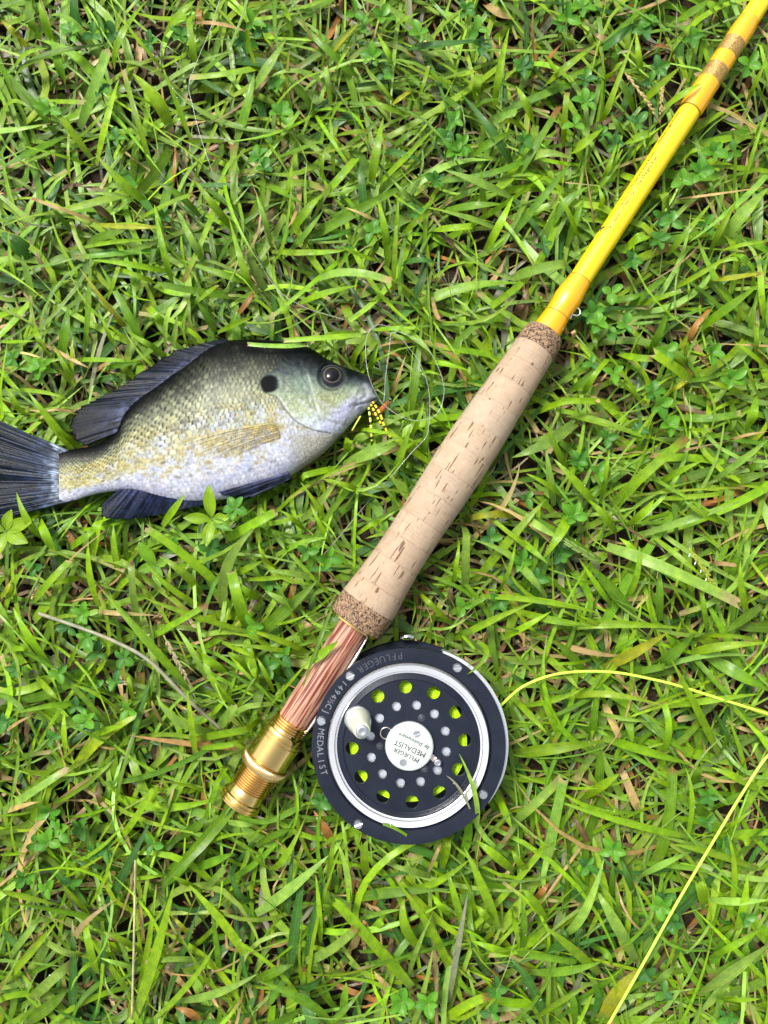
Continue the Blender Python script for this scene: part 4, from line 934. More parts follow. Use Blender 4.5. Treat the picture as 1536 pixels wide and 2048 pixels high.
# keep XY of the upper side so the flank closes
Vl[..., 0] = Vt[:, 1:-1, 0]; Vl[..., 1] = Vt[:, 1:-1, 1]
V.append(Vl.reshape(-1, 3)); C.append(fish_color(PX[:, 1:-1], PY[:, 1:-1]).reshape(-1, 4))
full = np.concatenate([idx[:, :1], low, idx[:, -1:]], 1)
q2 = np.stack([full[:-1, :-1], full[1:, :-1], full[1:, 1:], full[:-1, 1:]], -1).reshape(-1, 4)
me = big_mesh('body', np.vstack(V), np.vstack([q, q2]), M_FISH, np.vstack(C), None)
fixn(link('body', me, fish))

def fin(name, base, outer, nrays, zb, zo, c_in, c_out, c_ray, parent, thick=0.0005, ncross=None, nlen=26, ragged=0.05, zfun=None, wav=0.0006, raycurve=0.0, bcol=None):
    b = catmull(base, 20); o = catmull(outer, 20)
    def resample(c, n):
        d = np.concatenate([[0], np.cumsum(np.linalg.norm(np.diff(c, axis=0), axis=1))]); return np.stack([np.interp(np.linspace(0, d[-1], n), d, c[:, i]) for i in range(2)], 1)
    nc = nrays * 6 + 1
    b = resample(b, nc); o = resample(o, nc)
    ph = np.linspace(0, nrays, nc); ph = ph + 0.30 * np.sin(ph * 1.7) + 0.2 * np.sin(ph * 3.1 + 1)
    ray = np.cos(ph * 2 * math.pi) * 0.5 + 0.5
    rj = np.repeat(rng.random(nrays + 1), 6)[:nc]
    s = np.linspace(0, 1, nlen)
    pts = b[:, None] * (1 - s)[None, :, None] + o[:, None] * s[None, :, None]
    # ragged edge between rays
    pts += (o - b)[:, None] * (s ** 6)[None, :, None] * (ragged * (ray - 0.6) + ragged * 0.8 * (rj - .5))[:, None, None]
    if raycurve:
        nn = (o - b)[:, ::-1] * np.array([1, -1]); pts += nn[:, None] * (raycurve * np.sin(math.pi * s))[None, :, None]
    if zfun is None:
        zz = zb + (zo - zb) * s[None, :] + 0.0012 * np.sin(ph * 0.7)[:, None] * s[None, :]
    else: zz = zfun(pts[..., 0], pts[..., 1])
    # main rays and split branches towards the edge
    br = ray[:, None] * (1 - s)[None] + (np.cos(ph * 4 * math.pi) * .5 + .5)[:, None] * s[None]
    zz = zz + wav * (br - 0.5) * (0.4 + 0.6 * np.sin(math.pi * np.clip(s * 0.9 + .05, 0, 1)))[None]
    nz = vnoise(pts[..., 0] / 7, pts[..., 1] / 7, 21)[..., None]; nf = vnoise(pts[..., 0] / 2, pts[..., 1] / 2, 22)[..., None]
    cc = np.array(c_in) * (1 - s)[None, :, None] + np.array(c_out) * s[None, :, None]
    if bcol is not None:
        bb = (np.exp(-(s / 0.24) ** 2)[None, :] * (0.5 + nz[..., 0]))[..., None]; cc = cc * (1 - np.clip(bb, 0, 1)) + np.clip(bb, 0, 1) * np.array(bcol)
    cc = cc * (0.5 + 1.0 * nz) * (0.7 + 0.6 * nf)
    ra = (br ** 3 * 0.6)[..., None]; cc = cc * (1 - ra) + ra * np.array(c_ray)
    V = P(pts[..., 0], pts[..., 1], zz) - FO
    idx = np.arange(nc * nlen).reshape(nc, nlen)
    q = np.stack([idx[:-1, :-1], idx[1:, :-1], idx[1:, 1:], idx[:-1, 1:]], -1).reshape(-1, 4)
    cl = lin_arr(np.clip(cc, 3, 250)) * 0.75
    cl = np.concatenate([cl, np.clip((0.16 + 0.45 * br ** 3 + 0.40 * (nz[..., 0] - .5)) * (1 - 0.75 * s[None, :] ** 2), 0.01, 1)[..., None]], -1)
    me = big_mesh(name, V.reshape(-1, 3), q, M_FIN, cl.reshape(-1, 4), None)
    ob = fixn(link(name, me, parent))
    so = ob.modifiers.new('thickness', 'SOLIDIFY'); so.thickness = thick; so.offset = -1
    return ob
_a, _b, _c = (34, 42, 66), (24, 32, 40), (74, 84, 108)
fin('tail_fin', [(136, 903), (128, 925), (127, 950), (130, 975), (146, 1000)], [(-58, 815), (-42, 860), (-12, 925), (-10, 965), (-34, 1010), (-52, 1050)], 24, Z_FISH + 0.0008, Z_FISH + 0.001,
    (30, 46, 78), (9, 15, 20), (30, 42, 66), fish, thick=0.0009, ragged=0.04, wav=0.0005, bcol=(128, 138, 152))
fin('dorsal_fin', [(470, 690), (432, 697), (390, 722), (345, 750), (312, 775), (273, 802), (250, 828), (240, 852), (232, 866)],
    [(448, 676), (400, 688), (350, 703), (299, 734), (247, 768), (203, 794), (158, 818), (139, 848), (150, 878), (172, 892)], 20, Z_FISH + 0.0025, Z_FISH - 0.0005, (28, 36, 60), (9, 14, 19), (30, 37, 54), fish, thick=0.0008, ragged=0.07, wav=0.0005, bcol=(54, 60, 84))
fin('anal_fin', [(410, 996), (370, 999), (335, 993), (300, 984), (268, 978), (238, 978)], [(420, 1008), (368, 1018), (320, 1030), (265, 1037), (208, 1034), (204, 1008)], 13, Z_FISH + 0.002, Z_FISH + 0.0005,
    (26, 33, 66), (14, 23, 34), (36, 44, 70), fish, thick=0.0007, ragged=0.05, wav=0.0004)
fin('pelvic_fin', [(578, 944), (580, 950), (582, 957)], [(434, 985), (452, 990), (489, 996), (520, 986)], 6, 0, 0, (76, 82, 112), (28, 34, 60), (88, 94, 124), fish, thick=0.0006, ragged=0.03,
    zfun=lambda x, y: np.maximum(fish_z(x, y), Z_FISH) + 0.0012)
fin('pectoral_fin', [(551, 845), (556, 854), (558, 864), (559, 875)], [(366, 882), (368, 893), (380, 902), (408, 914), (468, 914)], 14, 0, 0, (172, 148, 76), (190, 176, 112), (236, 228, 190), fish, thick=0.0002, ragged=0.04,
    zfun=lambda x, y: fish_z(x, y) + 0.0008, wav=0.0005, raycurve=-0.03)
m = NT('clear_fin').set(rough=0.35, spec=0.4)
at = m.n('ShaderNodeAttribute', attribute_name='Col'); m.base(at.outputs['Color'])
lum = m.n('ShaderNodeRGBToBW'); m.l(at.outputs['Color'], lum.inputs[0])
tp = m.n('ShaderNodeBsdfTransparent'); tp.inputs[0].default_value = (1.0, 0.99, 0.96, 1)
ms = m.n('ShaderNodeMixShader'); m.l(at.outputs['Alpha'], ms.inputs[0]); m.l(m.b.outputs[0], ms.inputs[2]); m.l(tp.outputs[0], ms.inputs[1])
m.l(ms.outputs[0], m.out.inputs['Surface'])
pf_ = [o for o in fish.children if o.name.startswith('pectoral')][0]; pf_.data.materials.clear(); pf_.data.materials.append(m.m)
# eye
def eye_dome():
    n, mth = 48, 16; V, C, Fc = [], [], []
    rad = 26.5 * mpp(0.028)
    for i in range(mth + 1):
        r = i / mth
        z = 0.0026 * (1 - r ** 2.2)
        for k in range(n):
            a = 2 * math.pi * k / n
            V.append((rad * r * math.cos(a), rad * r * math.sin(a), z))
            nz = 0.5 + 0.5 * math.sin(a * 7 + r * 9) * 0.5
            if r < 0.62: c = (5, 6, 9)
            elif r < 0.67: c = (96, 88, 72)
            elif r < 0.92: c = (26 + 16 * nz, 28 + 14 * nz, 36 + 16 * nz)
            else: c = (70, 72, 70)
            C.append(c)
    for i in range(mth):
        for k in range(n):
            k2 = (k + 1) % n; Fc.append((i * n + k, i * n + k2, (i + 1) * n + k2, (i + 1) * n + k))
    return V, Fc, lin_arr(np.array(C, float))
M_EYE = vcol_material('eye_gloss', rough=0.06, coat=0.0, coatr=0.02, spec=0.35)
V, Fc, C = eye_dome()
eyez = float(fish_z(np.array(663.0), np.array(752.0)))
eo = mesh_obj('eye', V, Fc, M_EYE, fish, cols=C, loc=tuple(P(664, 753, eyez - 0.0007) - FO)); eo.rotation_euler = (R(-13), R(5), 0)

# ------------------------------------------------------------------ rubber-legged lure at the mouth
M_YR = simple('yellow_rubber', (0.80, 0.62, 0.02), 0.4); M_YP = simple('pale_yellow_rubber', (0.72, 0.74, 0.10), 0.4); M_BK = simple('black_rubber', (0.012, 0.012, 0.014), 0.45)
M_ORG = simple('orange_dubbing', (0.34, 0.10, 0.02), 0.8, nscale=2500, namp=0.5, bump=0.8)
zm = float(Z_FISH + 0.003)
lure = empty('fishing_fly', tuple(P(752, 815, zm))); tag(lure, 'small fishing fly with orange body and black-banded yellow rubber legs at the fish mouth', 'lure')
LO = np.array(lure.location)
def z7(x, y): return (660 + x / 5.486, 640 + y / 5.486)
path = catmull([P(*z7(480, 1040), .0195), P(*z7(540, 1010), .0215), P(*z7(590, 960), .0225), P(*z7(645, 895), .0205)], 8) - LO
V, Fc = tube(path, np.interp(np.linspace(0, 1, len(path)), [0, .3, .7, 1], [.0007, .0013, .0013, .0006]), 10)
mesh_obj('body', V, Fc, M_ORG, lure)
def leg(pts, zs, wd, m1, m2, bands):
    pth = catmull([P(*z7(*p), z) for p, z in zip(pts, zs)], 12) - LO
    V, Fc = tube(pth, wd * 0.5, 7)
    lo = mesh_obj('leg', V, Fc, m1, lure)
    m = len(pth)
    for b in range(bands):
        i0 = int((b + 0.5) / bands * (m - 1)); i1 = min(m - 1, i0 + max(2, m // (bands * 3)))
        V, Fc = tube(pth[i0:i1 + 1], wd * 0.515, 7); mesh_obj('band', V, Fc, m2, lo)
leg([(425, 960), (445, 1120), (460, 1330)], (.021, .0235, .0225), 0.00105, M_YP, M_BK, 5)
leg([(470, 900), (545, 1020), (600, 1170), (680, 1325)], (.022, .025, .025, .0225), 0.00105, M_YR, M_BK, 7)
leg([(450, 930), (510, 1050), (575, 1160)], (.0215, .0245, .024), 0.00105, M_YR, M_BK, 5)
leg([(335, 1055), (290, 1130), (243, 1212)], (.0225, .0235, .0215), 0.0007, M_YP, M_YP, 2)

# ------------------------------------------------------------------ text helpers (one depsgraph update for all)
TXT = {}
def want(key, body, shear=0.0, space=1.0):
    cu = bpy.data.curves.new('t', 'FONT'); cu.body = body; cu.size = 1.0; cu.align_x = 'CENTER'; cu.align_y = 'CENTER'
    cu.shear = shear; cu.space_character = space; cu.resolution_u = 3
    ob = bpy.data.objects.new('t', cu); COL.objects.link(ob); TXT[key] = ob
for wd in ('PFLUEGER', '1494½CJ', 'MEDALIST'):
    for ch in set(wd):
        if 'c' + ch not in TXT: want('c' + ch, ch)
want('hub1', 'PFLUEGER'); want('hub2', 'MEDALIST'); want('hub3', 'by Shakespeare', 0.35)
want('r1', 'DENVER, COLORADO USA'); want('r2', 'ESTABLISHED 1925'); want('r3', 'Line Weight 4 wt.', 0.2); want('r4', 'Moderate Slow Action'); want('r5', 'Medium Light Power')
bpy.context.view_layer.update()
dg = bpy.context.evaluated_depsgraph_get()
TG = {}
for k, ob in TXT.items():
    me = bpy.data.meshes.new_from_object(ob.evaluated_get(dg))
    v = np.array([x.co[:] for x in me.vertices]); fcs = [tuple(p.vertices) for p in me.polygons]
    TG[k] = (v, fcs); bpy.data.meshes.remove(me)
for ob in list(TXT.values()):
    cu = ob.data; bpy.data.objects.remove(ob); bpy.data.curves.remove(cu)

# ------------------------------------------------------------------ fly rod
rod = empty('fly_rod', tuple(BUTT), (0, 0, math.atan2(AX[1], AX[0])))
tag(rod, 'yellow fly rod with cork grip, striped wooden reel seat and brass fittings on the grass', 'fishing rod')

# materials
m = NT('cork').set(rough=0.75, spec=0.25)
oc = m.obj(); rnd = m.n('ShaderNodeObjectInfo').outputs['Random']
off = m.n('ShaderNodeVectorMath', operation='ADD'); cmb = m.n('ShaderNodeCombineXYZ'); m.l(m.math('MULTIPLY', rnd, 3.0), cmb.inputs[1]); m.l(m.math('MULTIPLY', rnd, 1.7), cmb.inputs[2])
m.l(oc, off.inputs[0]); m.l(cmb.outputs[0], off.inputs[1]); vec = off.outputs[0]
tint = m.ramp(rnd, [(0.0, (0.36, 0.268, 0.187)), (0.35, (0.43, 0.325, 0.228)), (0.7, (0.39, 0.283, 0.198)), (1.0, (0.415, 0.322, 0.234))])
soft = m.noise(vec, 300, 4)
c = m.mix(1.0, tint, m.ramp(soft, [(0.3, (0.90, 0.90, 0.88)), (0.7, (1.07, 1.07, 1.07))]), 'MULTIPLY')
c = m.mix(m.ramp(m.noise(vec, 75, 3), [(0.55, (0, 0, 0)), (0.70, (0.45,) * 3)]), c, (0.33, 0.215, 0.115))
pit = m.noise(m.mapping(vec, (60, 880, 880)), 1.0, 2, 0.5)                     # slits along the grip
brk = m.noise(vec, 190, 2)
pm = m.math('MULTIPLY', m.ramp(pit, [(0.615, (0, 0, 0)), (0.650, (1, 1, 1))]), m.ramp(brk, [(0.46, (0, 0, 0)), (0.52, (1, 1, 1))]))
pit2 = m.ramp(m.noise(m.mapping(vec, (420, 1700, 1700)), 1.0, 2), [(0.64, (0, 0, 0)), (0.70, (0.6,) * 3)])
c = m.mix(pit2, c, (0.24, 0.155, 0.09))
gran = m.noise(vec, 2600, 2)
pitc = m.ramp(gran, [(0.35, (0.06, 0.034, 0.02)), (0.65, (0.25, 0.15, 0.08))])
c = m.mix(pm, c, pitc)
wv = m.n('ShaderNodeTexWave', Scale=190.0, Distortion=5.5, Detail=2.0); wv.inputs['Detail Scale'].default_value = 1.2; wv.bands_direction = 'X'; m.l(vec, wv.inputs['Vector'])
gl = m.math('MULTIPLY', m.ramp(wv.outputs['Fac'], [(0.0, (1, 1, 1)), (0.06, (0, 0, 0))]), m.ramp(m.noise(vec, 120, 2), [(0.48, (0, 0, 0)), (0.58, (0.55,) * 3)]))
c = m.mix(gl, c, (0.27, 0.16, 0.085))
m.base(c)
hgt = m.math('SUBTRACT', m.math('MULTIPLY', soft, 0.25), m.math('ADD', pm, m.math('MULTIPLY', gl, 0.3)))
m.bump(hgt, 0.6, 0.0005); M_CORK = m.m

m = NT('burl_cork').set(rough=0.75, spec=0.25)
oc = m.obj(); a = m.noise(oc, 1050, 3, 0.6, 1.2); b = m.noise(oc, 500, 2)
c = m.ramp(a, [(0.40, (0.020, 0.019, 0.022)), (0.47, (0.14, 0.085, 0.05)), (0.53, (0.30, 0.19, 0.11)), (0.68, (0.40, 0.26, 0.16))])
m.base(c); m.bump(a, 0.5, 0.0004); M_BURL = m.m

m = NT('laminated_wood').set(rough=0.42, coat=0.18, coatr=0.2, spec=0.3)
oc = m.obj(); sep = m.n('ShaderNodeSeparateXYZ')
d1 = m.noise(m.mapping(oc, (25, 200, 200)), 1.0, 2)
m.l(oc, sep.inputs[0])
yy = m.math('ADD', sep.outputs[1], m.math('MULTIPLY', d1, 0.0003))
cb = m.n('ShaderNodeCombineXYZ'); m.l(yy, cb.inputs[0]); m.l(m.math('MULTIPLY', sep.outputs[0], 0.03), cb.inputs[1])
s1 = m.noise(cb.outputs[0], 900, 1, 0.3); s2 = m.noise(cb.outputs[0], 2300, 1, 0.3)
c = m.ramp(s1, [(0.32, (0.13, 0.030, 0.022)), (0.42, (0.26, 0.075, 0.050)), (0.47, (0.42, 0.215, 0.14)), (0.62, (0.50, 0.30, 0.20)), (0.70, (0.22, 0.06, 0.045))])
c = m.mix(m.ramp(s2, [(0.34, (1, 1, 1)), (0.42, (0, 0, 0))]), c, (0.17, 0.030, 0.022))
m.base(c); M_WOOD = m.m
M_BRASS = simple('brass', (0.88, 0.62, 0.22), 0.16, 1.0)
m = NT('yellow_glass').set(rough=0.22, coat=1.0, coatr=0.05); f = m.noise(m.obj(), 60, 2)
m.base(m.ramp(f, [(0.3, (0.92, 0.61, 0.002)), (0.7, (0.95, 0.66, 0.004))])); M_YEL = m.m
m = NT('orange_thread').set(rough=0.25, coat=1.0, coatr=0.06)
wv = m.n('ShaderNodeTexWave', Scale=1600.0); wv.bands_direction = 'X'; m.l(m.obj(), wv.inputs['Vector'])
m.base(m.mix(wv.outputs['Fac'], (0.86, 0.36, 0.002), (0.90, 0.42, 0.004))); M_ORW = m.m
m = NT('gold_thread').set(rough=0.35, coat=1.0, coatr=0.06, metal=0.35)
wv = m.n('ShaderNodeTexWave', Scale=1300.0, Distortion=1.5); wv.bands_direction = 'X'; m.l(m.obj(), wv.inputs['Vector']); g = m.noise(m.obj(), 2600, 2)
m.base(m.mix(m.ramp(g, [(0.42, (0, 0, 0)), (0.58, (1, 1, 1))]), (0.24, 0.11, 0.012), (0.62, 0.40, 0.10))); m.bump(wv.outputs['Fac'], 0.4, 0.0002); M_GOLD = m.m
M_INK = simple('black_ink', (0.012, 0.011, 0.010), 0.5)
M_STEEL = simple('bright_steel', (0.78, 0.79, 0.80), 0.18, 1.0, nscale=500, namp=0.05)

# cork grip: a core part with one child per cork ring
TP = np.array([0, 25, 50, 100, 150, 200, 260, 330, 390, 430, 490, 560, 608.0]); HP = np.array([59.5, 57, 54.5, 51, 50, 50.5, 52.5, 54.5, 54, 52.5, 49.5, 45.5, 43.5])
def grip_r(t): return float(np.interp(t, TP, HP)) * MR * 0.985
grip = empty('cork_grip', (0, 0, 0)); grip.parent = rod
edges = np.array([0, 42, 100, 148, 196, 252, 304, 360, 412, 468, 520, 566, 608.0])
for i in range(len(edges) - 1):
    t0, t1 = edges[i], edges[i + 1]
    prof = []
    for t in np.linspace(t0, t1, 9):
        prof.append((grip_r(t), rx(t)))
    cz = 0.00012
    prof = [(0.0, prof[0][1] + 1e-5), (prof[0][0] - cz, prof[0][1] + 1e-5)] + [(prof[0][0], prof[0][1] + 0.0002)] + prof[1:-1] + [(prof[-1][0], prof[-1][1] - 0.0002), (prof[-1][0] - cz, prof[-1][1] - 1e-5), (0.0, prof[-1][1] - 1e-5)]
    V, Fc = lathe(prof, 72, 'x'); autosmooth(fixn(mesh_obj('cork_ring', V, Fc, M_CORK, grip)), 40)
def rodpart(name, pts, mat, n=64, parent=rod, teeth=None, deg=30):
    V, Fc = lathe([(0.0, pts[0][1])] + pts + [(0.0, pts[-1][1])], n, 'x', teeth=teeth)
    return autosmooth(fixn(mesh_obj(name, V, Fc, mat, parent)), deg)
q = lambda t, hw: (hw * MR * 0.985, rx(t))
rodpart('burl_cork_band', [q(-46, 56), q(-44, 58.5), q(-20, 59.5), q(-0.2, 59.5)], M_BURL)
rodpart('burl_cork_band', [q(608.3, 43.5), q(622, 44), q(636, 43), q(645, 40.5), q(650, 36), q(651, 28)], M_BURL)
rodpart('brass_rim', [q(-51, 52), q(-50, 55), q(-46.2, 55.5)], M_BRASS)
rodpart('wooden_reel_seat', [q(-300, 31), q(-250, 31.5), q(-150, 32), q(-50.5, 32)], M_WOOD)
# brass fittings
tb0, tk0, tk1, tth, tend = -291, -372, -388, -437, -466
pr = [q(-306, 38)]
for k in range(4):
    t = -296 + k * 5.5; pr += [q(t, 34.8), q(t + 1.2, 38.4), q(t + 3.0, 38.4), q(t + 4.4, 34.8)]
rodpart('threaded_collar', pr, M_BRASS)
rodpart('brass_sleeve', [q(-371, 41), q(-369, 43.5), q(-322, 44), q(-321, 42.8), q(-319, 42.8), q(-318, 44), q(-313, 44), q(-312, 42.8), q(-310, 42.8), q(-309, 44), q(-304, 44), q(-301, 42.5), q(-301, 40)], M_BRASS)
rodpart('knurled_ring', [q(-391.5, 44), q(-389.5, 48.4), q(-374.5, 48.4), q(-371.5, 45)], simple('knurled_brass', (0.90, 0.64, 0.28), 0.26, 0.95), n=180, teeth=-0.03, deg=60)
pr = [q(-448, 38)]
for k in range(9):
    t = -437 + k * 5.0; pr += [q(t, 35.0), q(t + 1.0, 38.6), q(t + 2.6, 38.6), q(t + 3.8, 35.0)]
pr += [q(-391, 37)]
rodpart('threaded_barrel', pr, M_BRASS)
rodpart('butt_cap', [q(-476, 30), q(-475, 40), q(-473, 43), q(-471, 43), q(-470, 41.5), q(-468.5, 41.5), q(-467.5, 43.5), q(-464, 43.5), q(-462.5, 41.5), q(-461, 41.5), q(-459.5, 43), q(-457, 42), q(-455, 38.3), q(-447, 38)], M_BRASS)
# blank and wrappings
t_r1 = tpx(1160, 560); t_r2 = tpx(1379, 223)
def bl(t, hw): return q(t, hw)
rodpart('winding_check_wrap', [bl(650.5, 30), bl(656, 30), bl(672, 28.5), bl(690, 27)], M_ORW)
rodpart('orange_wrap', [bl(690.2, 27), bl(702, 26.5), bl(716, 27.5), bl(728, 29), bl(738, 28.5), bl(752, 26), bl(t_r1 - 0.5, 24.2)], M_ORW)
for tt in (690, t_r1, t_r2):
    rodpart('thread_line', [bl(tt - .8, (27.3 if tt == 690 else 24.4)), bl(tt + .8, (27.2 if tt == 690 else 24.3))], simple('dark_thread', (0.28, 0.13, 0.01), 0.5))
rodpart('blank', [bl(t_r1 + .5, 23.2), bl((t_r1 + t_r2) / 2, 23.0), bl(t_r2 - .5, 22.8)], M_YEL)
ts = [t_r2 + .5] + [tpx(*p) for p in ((1418, 167), (1433, 141), (1449, 114), (1467, 86))] + [tpx(1496, 40), tpx(1508, 18)]
rodpart('orange_wrap', [bl(ts[0], 24), bl(ts[0] + 8, 25.3), bl(ts[1] - 12, 24.6), bl(ts[1], 24.4)], M_ORW)
rodpart('gold_wrap', [bl(ts[1] + .1, 24.6), bl(ts[2] + 3, 24.6)], M_GOLD)
rodpart('amber_wrap', [bl(ts[2] + 3.1, 24.1), bl(ts[3], 24.0)], M_ORW)
rodpart('gold_wrap', [bl(ts[3] + .1, 24.4), bl(ts[4], 24.4)], M_GOLD)
rodpart('orange_wrap', [bl(ts[4] + .1, 24.2), bl(ts[4] + 30, 24.0), bl(ts[5] - 10, 22.5), bl(ts[5], 21)], M_ORW)
xe = rx(ts[5] + .3)
V, Fc = lathe([(0, xe), (20.6 * MR, xe), (19.8 * MR, xe + 0.05), (0.0034, xe + 0.45), (0, xe + 0.45)], 48, 'x')
autosmooth(fixn(mesh_obj('upper_blank', V, Fc, M_YEL, rod)), 30)
# hook keeper
kx = rx(tpx(1143, 620)); aa = np.linspace(-math.pi / 2, math.pi / 2, 14)
kp = [(kx + 0.0019 * math.sin(a) * 1.0, -(26.5 * MR - 0.0004 + 0.0028 * math.cos(a)), 0.001) for a in aa]
kp = [(kx - 0.0042, -(26.6 * MR), 0.001)] + kp + [(kx + 0.0042, -(26.6 * MR), 0.001)]
V, Fc = tube(kp, 0.00042, 8); mesh_obj('hook_keeper', V, Fc, M_STEEL, rod)
# lettering wrapped round the blank
def rodtext(key, p_a, p_b, s_px, hpx):
    v, fcs = TG[key]
    xa, xb = rx(tpx(*p_a)), rx(tpx(*p_b)); wv_ = v[:, 0].max() - v[:, 0].min(); hv = 0.72
    rr = 23.05 * MR + 0.00006
    ang0 = math.asin(max(-.97, min(.97, s_px / 23.4)))
    X = (xa + xb) / 2 + (v[:, 0] - (v[:, 0].max() + v[:, 0].min()) / 2) / wv_ * (xb - xa)
    A = ang0 - (v[:, 1] / hv * hpx * MR) / rr
    # local -Y points to the right / down side of the rod
    W = np.stack([X, -rr * np.sin(A), rr * np.cos(A)], 1)
    mesh_obj('lettering', W, fcs, M_INK, rod, smooth=False)
rodtext('r1', (1222, 455), (1262, 394), -6, 6.5); rodtext('r2', (1231, 427), (1256, 388), -13, 5.5)
rodtext('r3', (1265, 384), (1306, 322), -7, 7.5); rodtext('r4', (1257, 380), (1303, 310), -16, 6.5); rodtext('r5', (1312, 292), (1352, 231), -18.5, 6)
# little claw emblem
rr = 23.05 * MR + 0.00008; ex = rx(tpx(1206, 466))
for (pts, wd) in (([(-.0016, -.9), (-.0006, -1.05), (.0006, -.85), (.0012, -.62)], .00028), ([(-.0002, -1.1), (.0008, -.98), (.0016, -1.02)], .0003), ([(-.001, -.7), (0, -.55), (.0012, -.42), (.0018, -.3), (.001, -.25)], .0002), ([(-.0014, -1.25), (-.0004, -1.3), (.0008, -1.2)], .00035)):
    pth = catmull([(ex + a, -rr * math.sin(b), rr * math.cos(b)) for a, b in pts], 6); V, Fc = tube(pth, wd * .6, 6); mesh_obj('emblem', V, Fc, M_INK, rod)

# ------------------------------------------------------------------ reel
reel = empty('fly_reel', (RC[0], RC[1], Z_BACK)); tag(reel, 'black fly reel with silver rim, ivory hub cap and handle attached to the rod seat', 'fishing reel')
ZF = Z_FACE - Z_BACK
m = NT('black_enamel').set(rough=0.38, coat=0.0, spec=0.25)
f = m.noise(m.obj(), 1400, 3); f2 = m.noise(m.obj(), 90, 3)
m.base(m.ramp(f2, [(0.3, (0.006, 0.009, 0.018)), (0.7, (0.011, 0.015, 0.028))])); sp_ = m.noise(m.obj(), 1900, 1); spk = m.ramp(sp_, [(0.775, (0, 0, 0)), (0.80, (0.5,) * 3)])
m.base(m.mix(spk, m.ramp(f2, [(0.3, (0.006, 0.009, 0.018)), (0.7, (0.012, 0.016, 0.029))]), (0.16, 0.17, 0.19)))
m.bump(f, 0.22, 0.0003)
dust = m.noise(m.obj(), 3200, 2); m.l(m.ramp(dust, [(0.4, (0.32,) * 3), (0.7, (0.5,) * 3)]), m.b.inputs['Roughness']); M_ENAM = m.m
m = NT('polished_rim').set(metal=0.74, rough=0.2, color=(0.93, 0.94, 0.96))
f = m.noise(m.obj(), 45, 2); m.l(m.ramp(f, [(0.3, (0.10,) * 3), (0.7, (0.22,) * 3)]), m.b.inputs['Roughness']); M_RIM = m.m
m = NT('brushed_aluminium').set(metal=0.85, rough=0.42)
f = m.noise(m.mapping(m.obj(), (1, 1, 1)), 1500, 3); m.base(m.ramp(f, [(0.35, (0.50, 0.53, 0.60)), (0.65, (0.72, 0.75, 0.82))])); m.bump(f, 0.3, 0.0002); M_ALU = m.m
M_IVO = simple('ivory_plastic', (0.50, 0.56, 0.53), 0.30, coat=0.5)
M_KNOB = simple('cream_plastic', (0.52, 0.53, 0.43), 0.25, coat=0.7)
M_CHART = simple('chartreuse_line', (0.52, 0.86, 0.006), 0.45, nscale=1200, namp=0.15)
M_DARK = simple('inside_black', (0.006, 0.006, 0.007), 0.6)
M_GREYT = simple('worn_letter_edge', (0.16, 0.17, 0.19), 0.45)
M_BLKT = simple('embossed_black', (0.050, 0.055, 0.070), 0.35, coat=0.3)
k = MF
def ring(name, prof, mat, n=128, deg=30, parent=reel):
    V, Fc = ringlathe([(r * k, z) for r, z in prof], n); return autosmooth(fixn(mesh_obj(name, V, Fc, mat, parent)), deg)
def disc(name, prof, mat, n=96, xy=(0, 0), deg=30, parent=reel):
    V, Fc = lathe(prof, n, 'z', (xy[0], xy[1], 0)); return autosmooth(fixn(mesh_obj(name, V, Fc, mat, parent)), deg)
ring('frame_ring', [(164, ZF - .0038), (193.5, ZF - .0038), (194.5, ZF - .0034), (194.5, ZF - .0004), (193.5, ZF), (176, ZF), (167, ZF - .0002), (165, ZF - .0008), (164, ZF - .002)], M_ENAM)
disc('back_plate', [(0, 0), (191 * k, 0), (194 * k, .0006), (194 * k, .0028), (192 * k, .0034), (0, .0034)], M_ENAM, 128)
ring('spool_rim', [(144, ZF - .0030), (163, ZF - .0030), (163, ZF - .0012), (161.0, ZF - .0002), (159.5, ZF + .0007), (149, ZF + .0003), (147, ZF - .0006), (144, ZF - .0008)], M_RIM)
ring('spool_lip', [(130.5, ZF - .0013), (143.8, ZF - .0020), (143.8, ZF - .0011), (139, ZF - .0006), (132.5, ZF + .0001), (130.8, ZF - .0001)], M_ENAM)
# perforated face
cu = bpy.data.curves.new('f', 'CURVE'); cu.dimensions = '2D'; cu.fill_mode = 'BOTH'; cu.extrude = 0.00045; cu.bevel_depth = 0.00012; cu.bevel_resolution = 1
def circ(x, y, r, n=40, rev=False):
    sp = cu.splines.new('POLY'); sp.points.add(n - 1)
    for i in range(n):
        a = 2 * math.pi * i / n * (-1 if rev else 1); sp.points[i].co = (x + r * math.cos(a), y + r * math.sin(a), 0, 1)
    sp.use_cyclic_u = True
circ(0, 0, 130.2 * k, 128)
OUTH = [(519, 511), (704, 449), (893, 487), (1039, 617), (1100, 804), (1060, 1000), (931, 1153), (747, 1219), (554, 1180), (406, 1048), (346, 859), (388, 664)]
INH = [(643, 579), (777, 571), (897, 629), (970, 744), (976, 881), (917, 1005), (804, 1082), (670, 1091), (549, 1031), (475, 920), (470, 780), (530, 657)]
for p in OUTH: x, y = rl(*p); circ(x, y, 45.5 / 3.339 * k)
for p in INH: x, y = rl(*p); circ(x, y, 32.5 / 3.339 * k, 32)
ob = bpy.data.objects.new('f', cu); COL.objects.link(ob); bpy.context.view_layer.update()
me = bpy.data.meshes.new_from_object(ob.evaluated_get(bpy.context.evaluated_depsgraph_get())); bpy.data.objects.remove(ob); bpy.data.curves.remove(cu)
me.materials.clear(); me.materials.append(M_ENAM)
fo = link('spool_face', me, reel, (0, 0, ZF - 0.0009)); autosmooth(fo, 30)
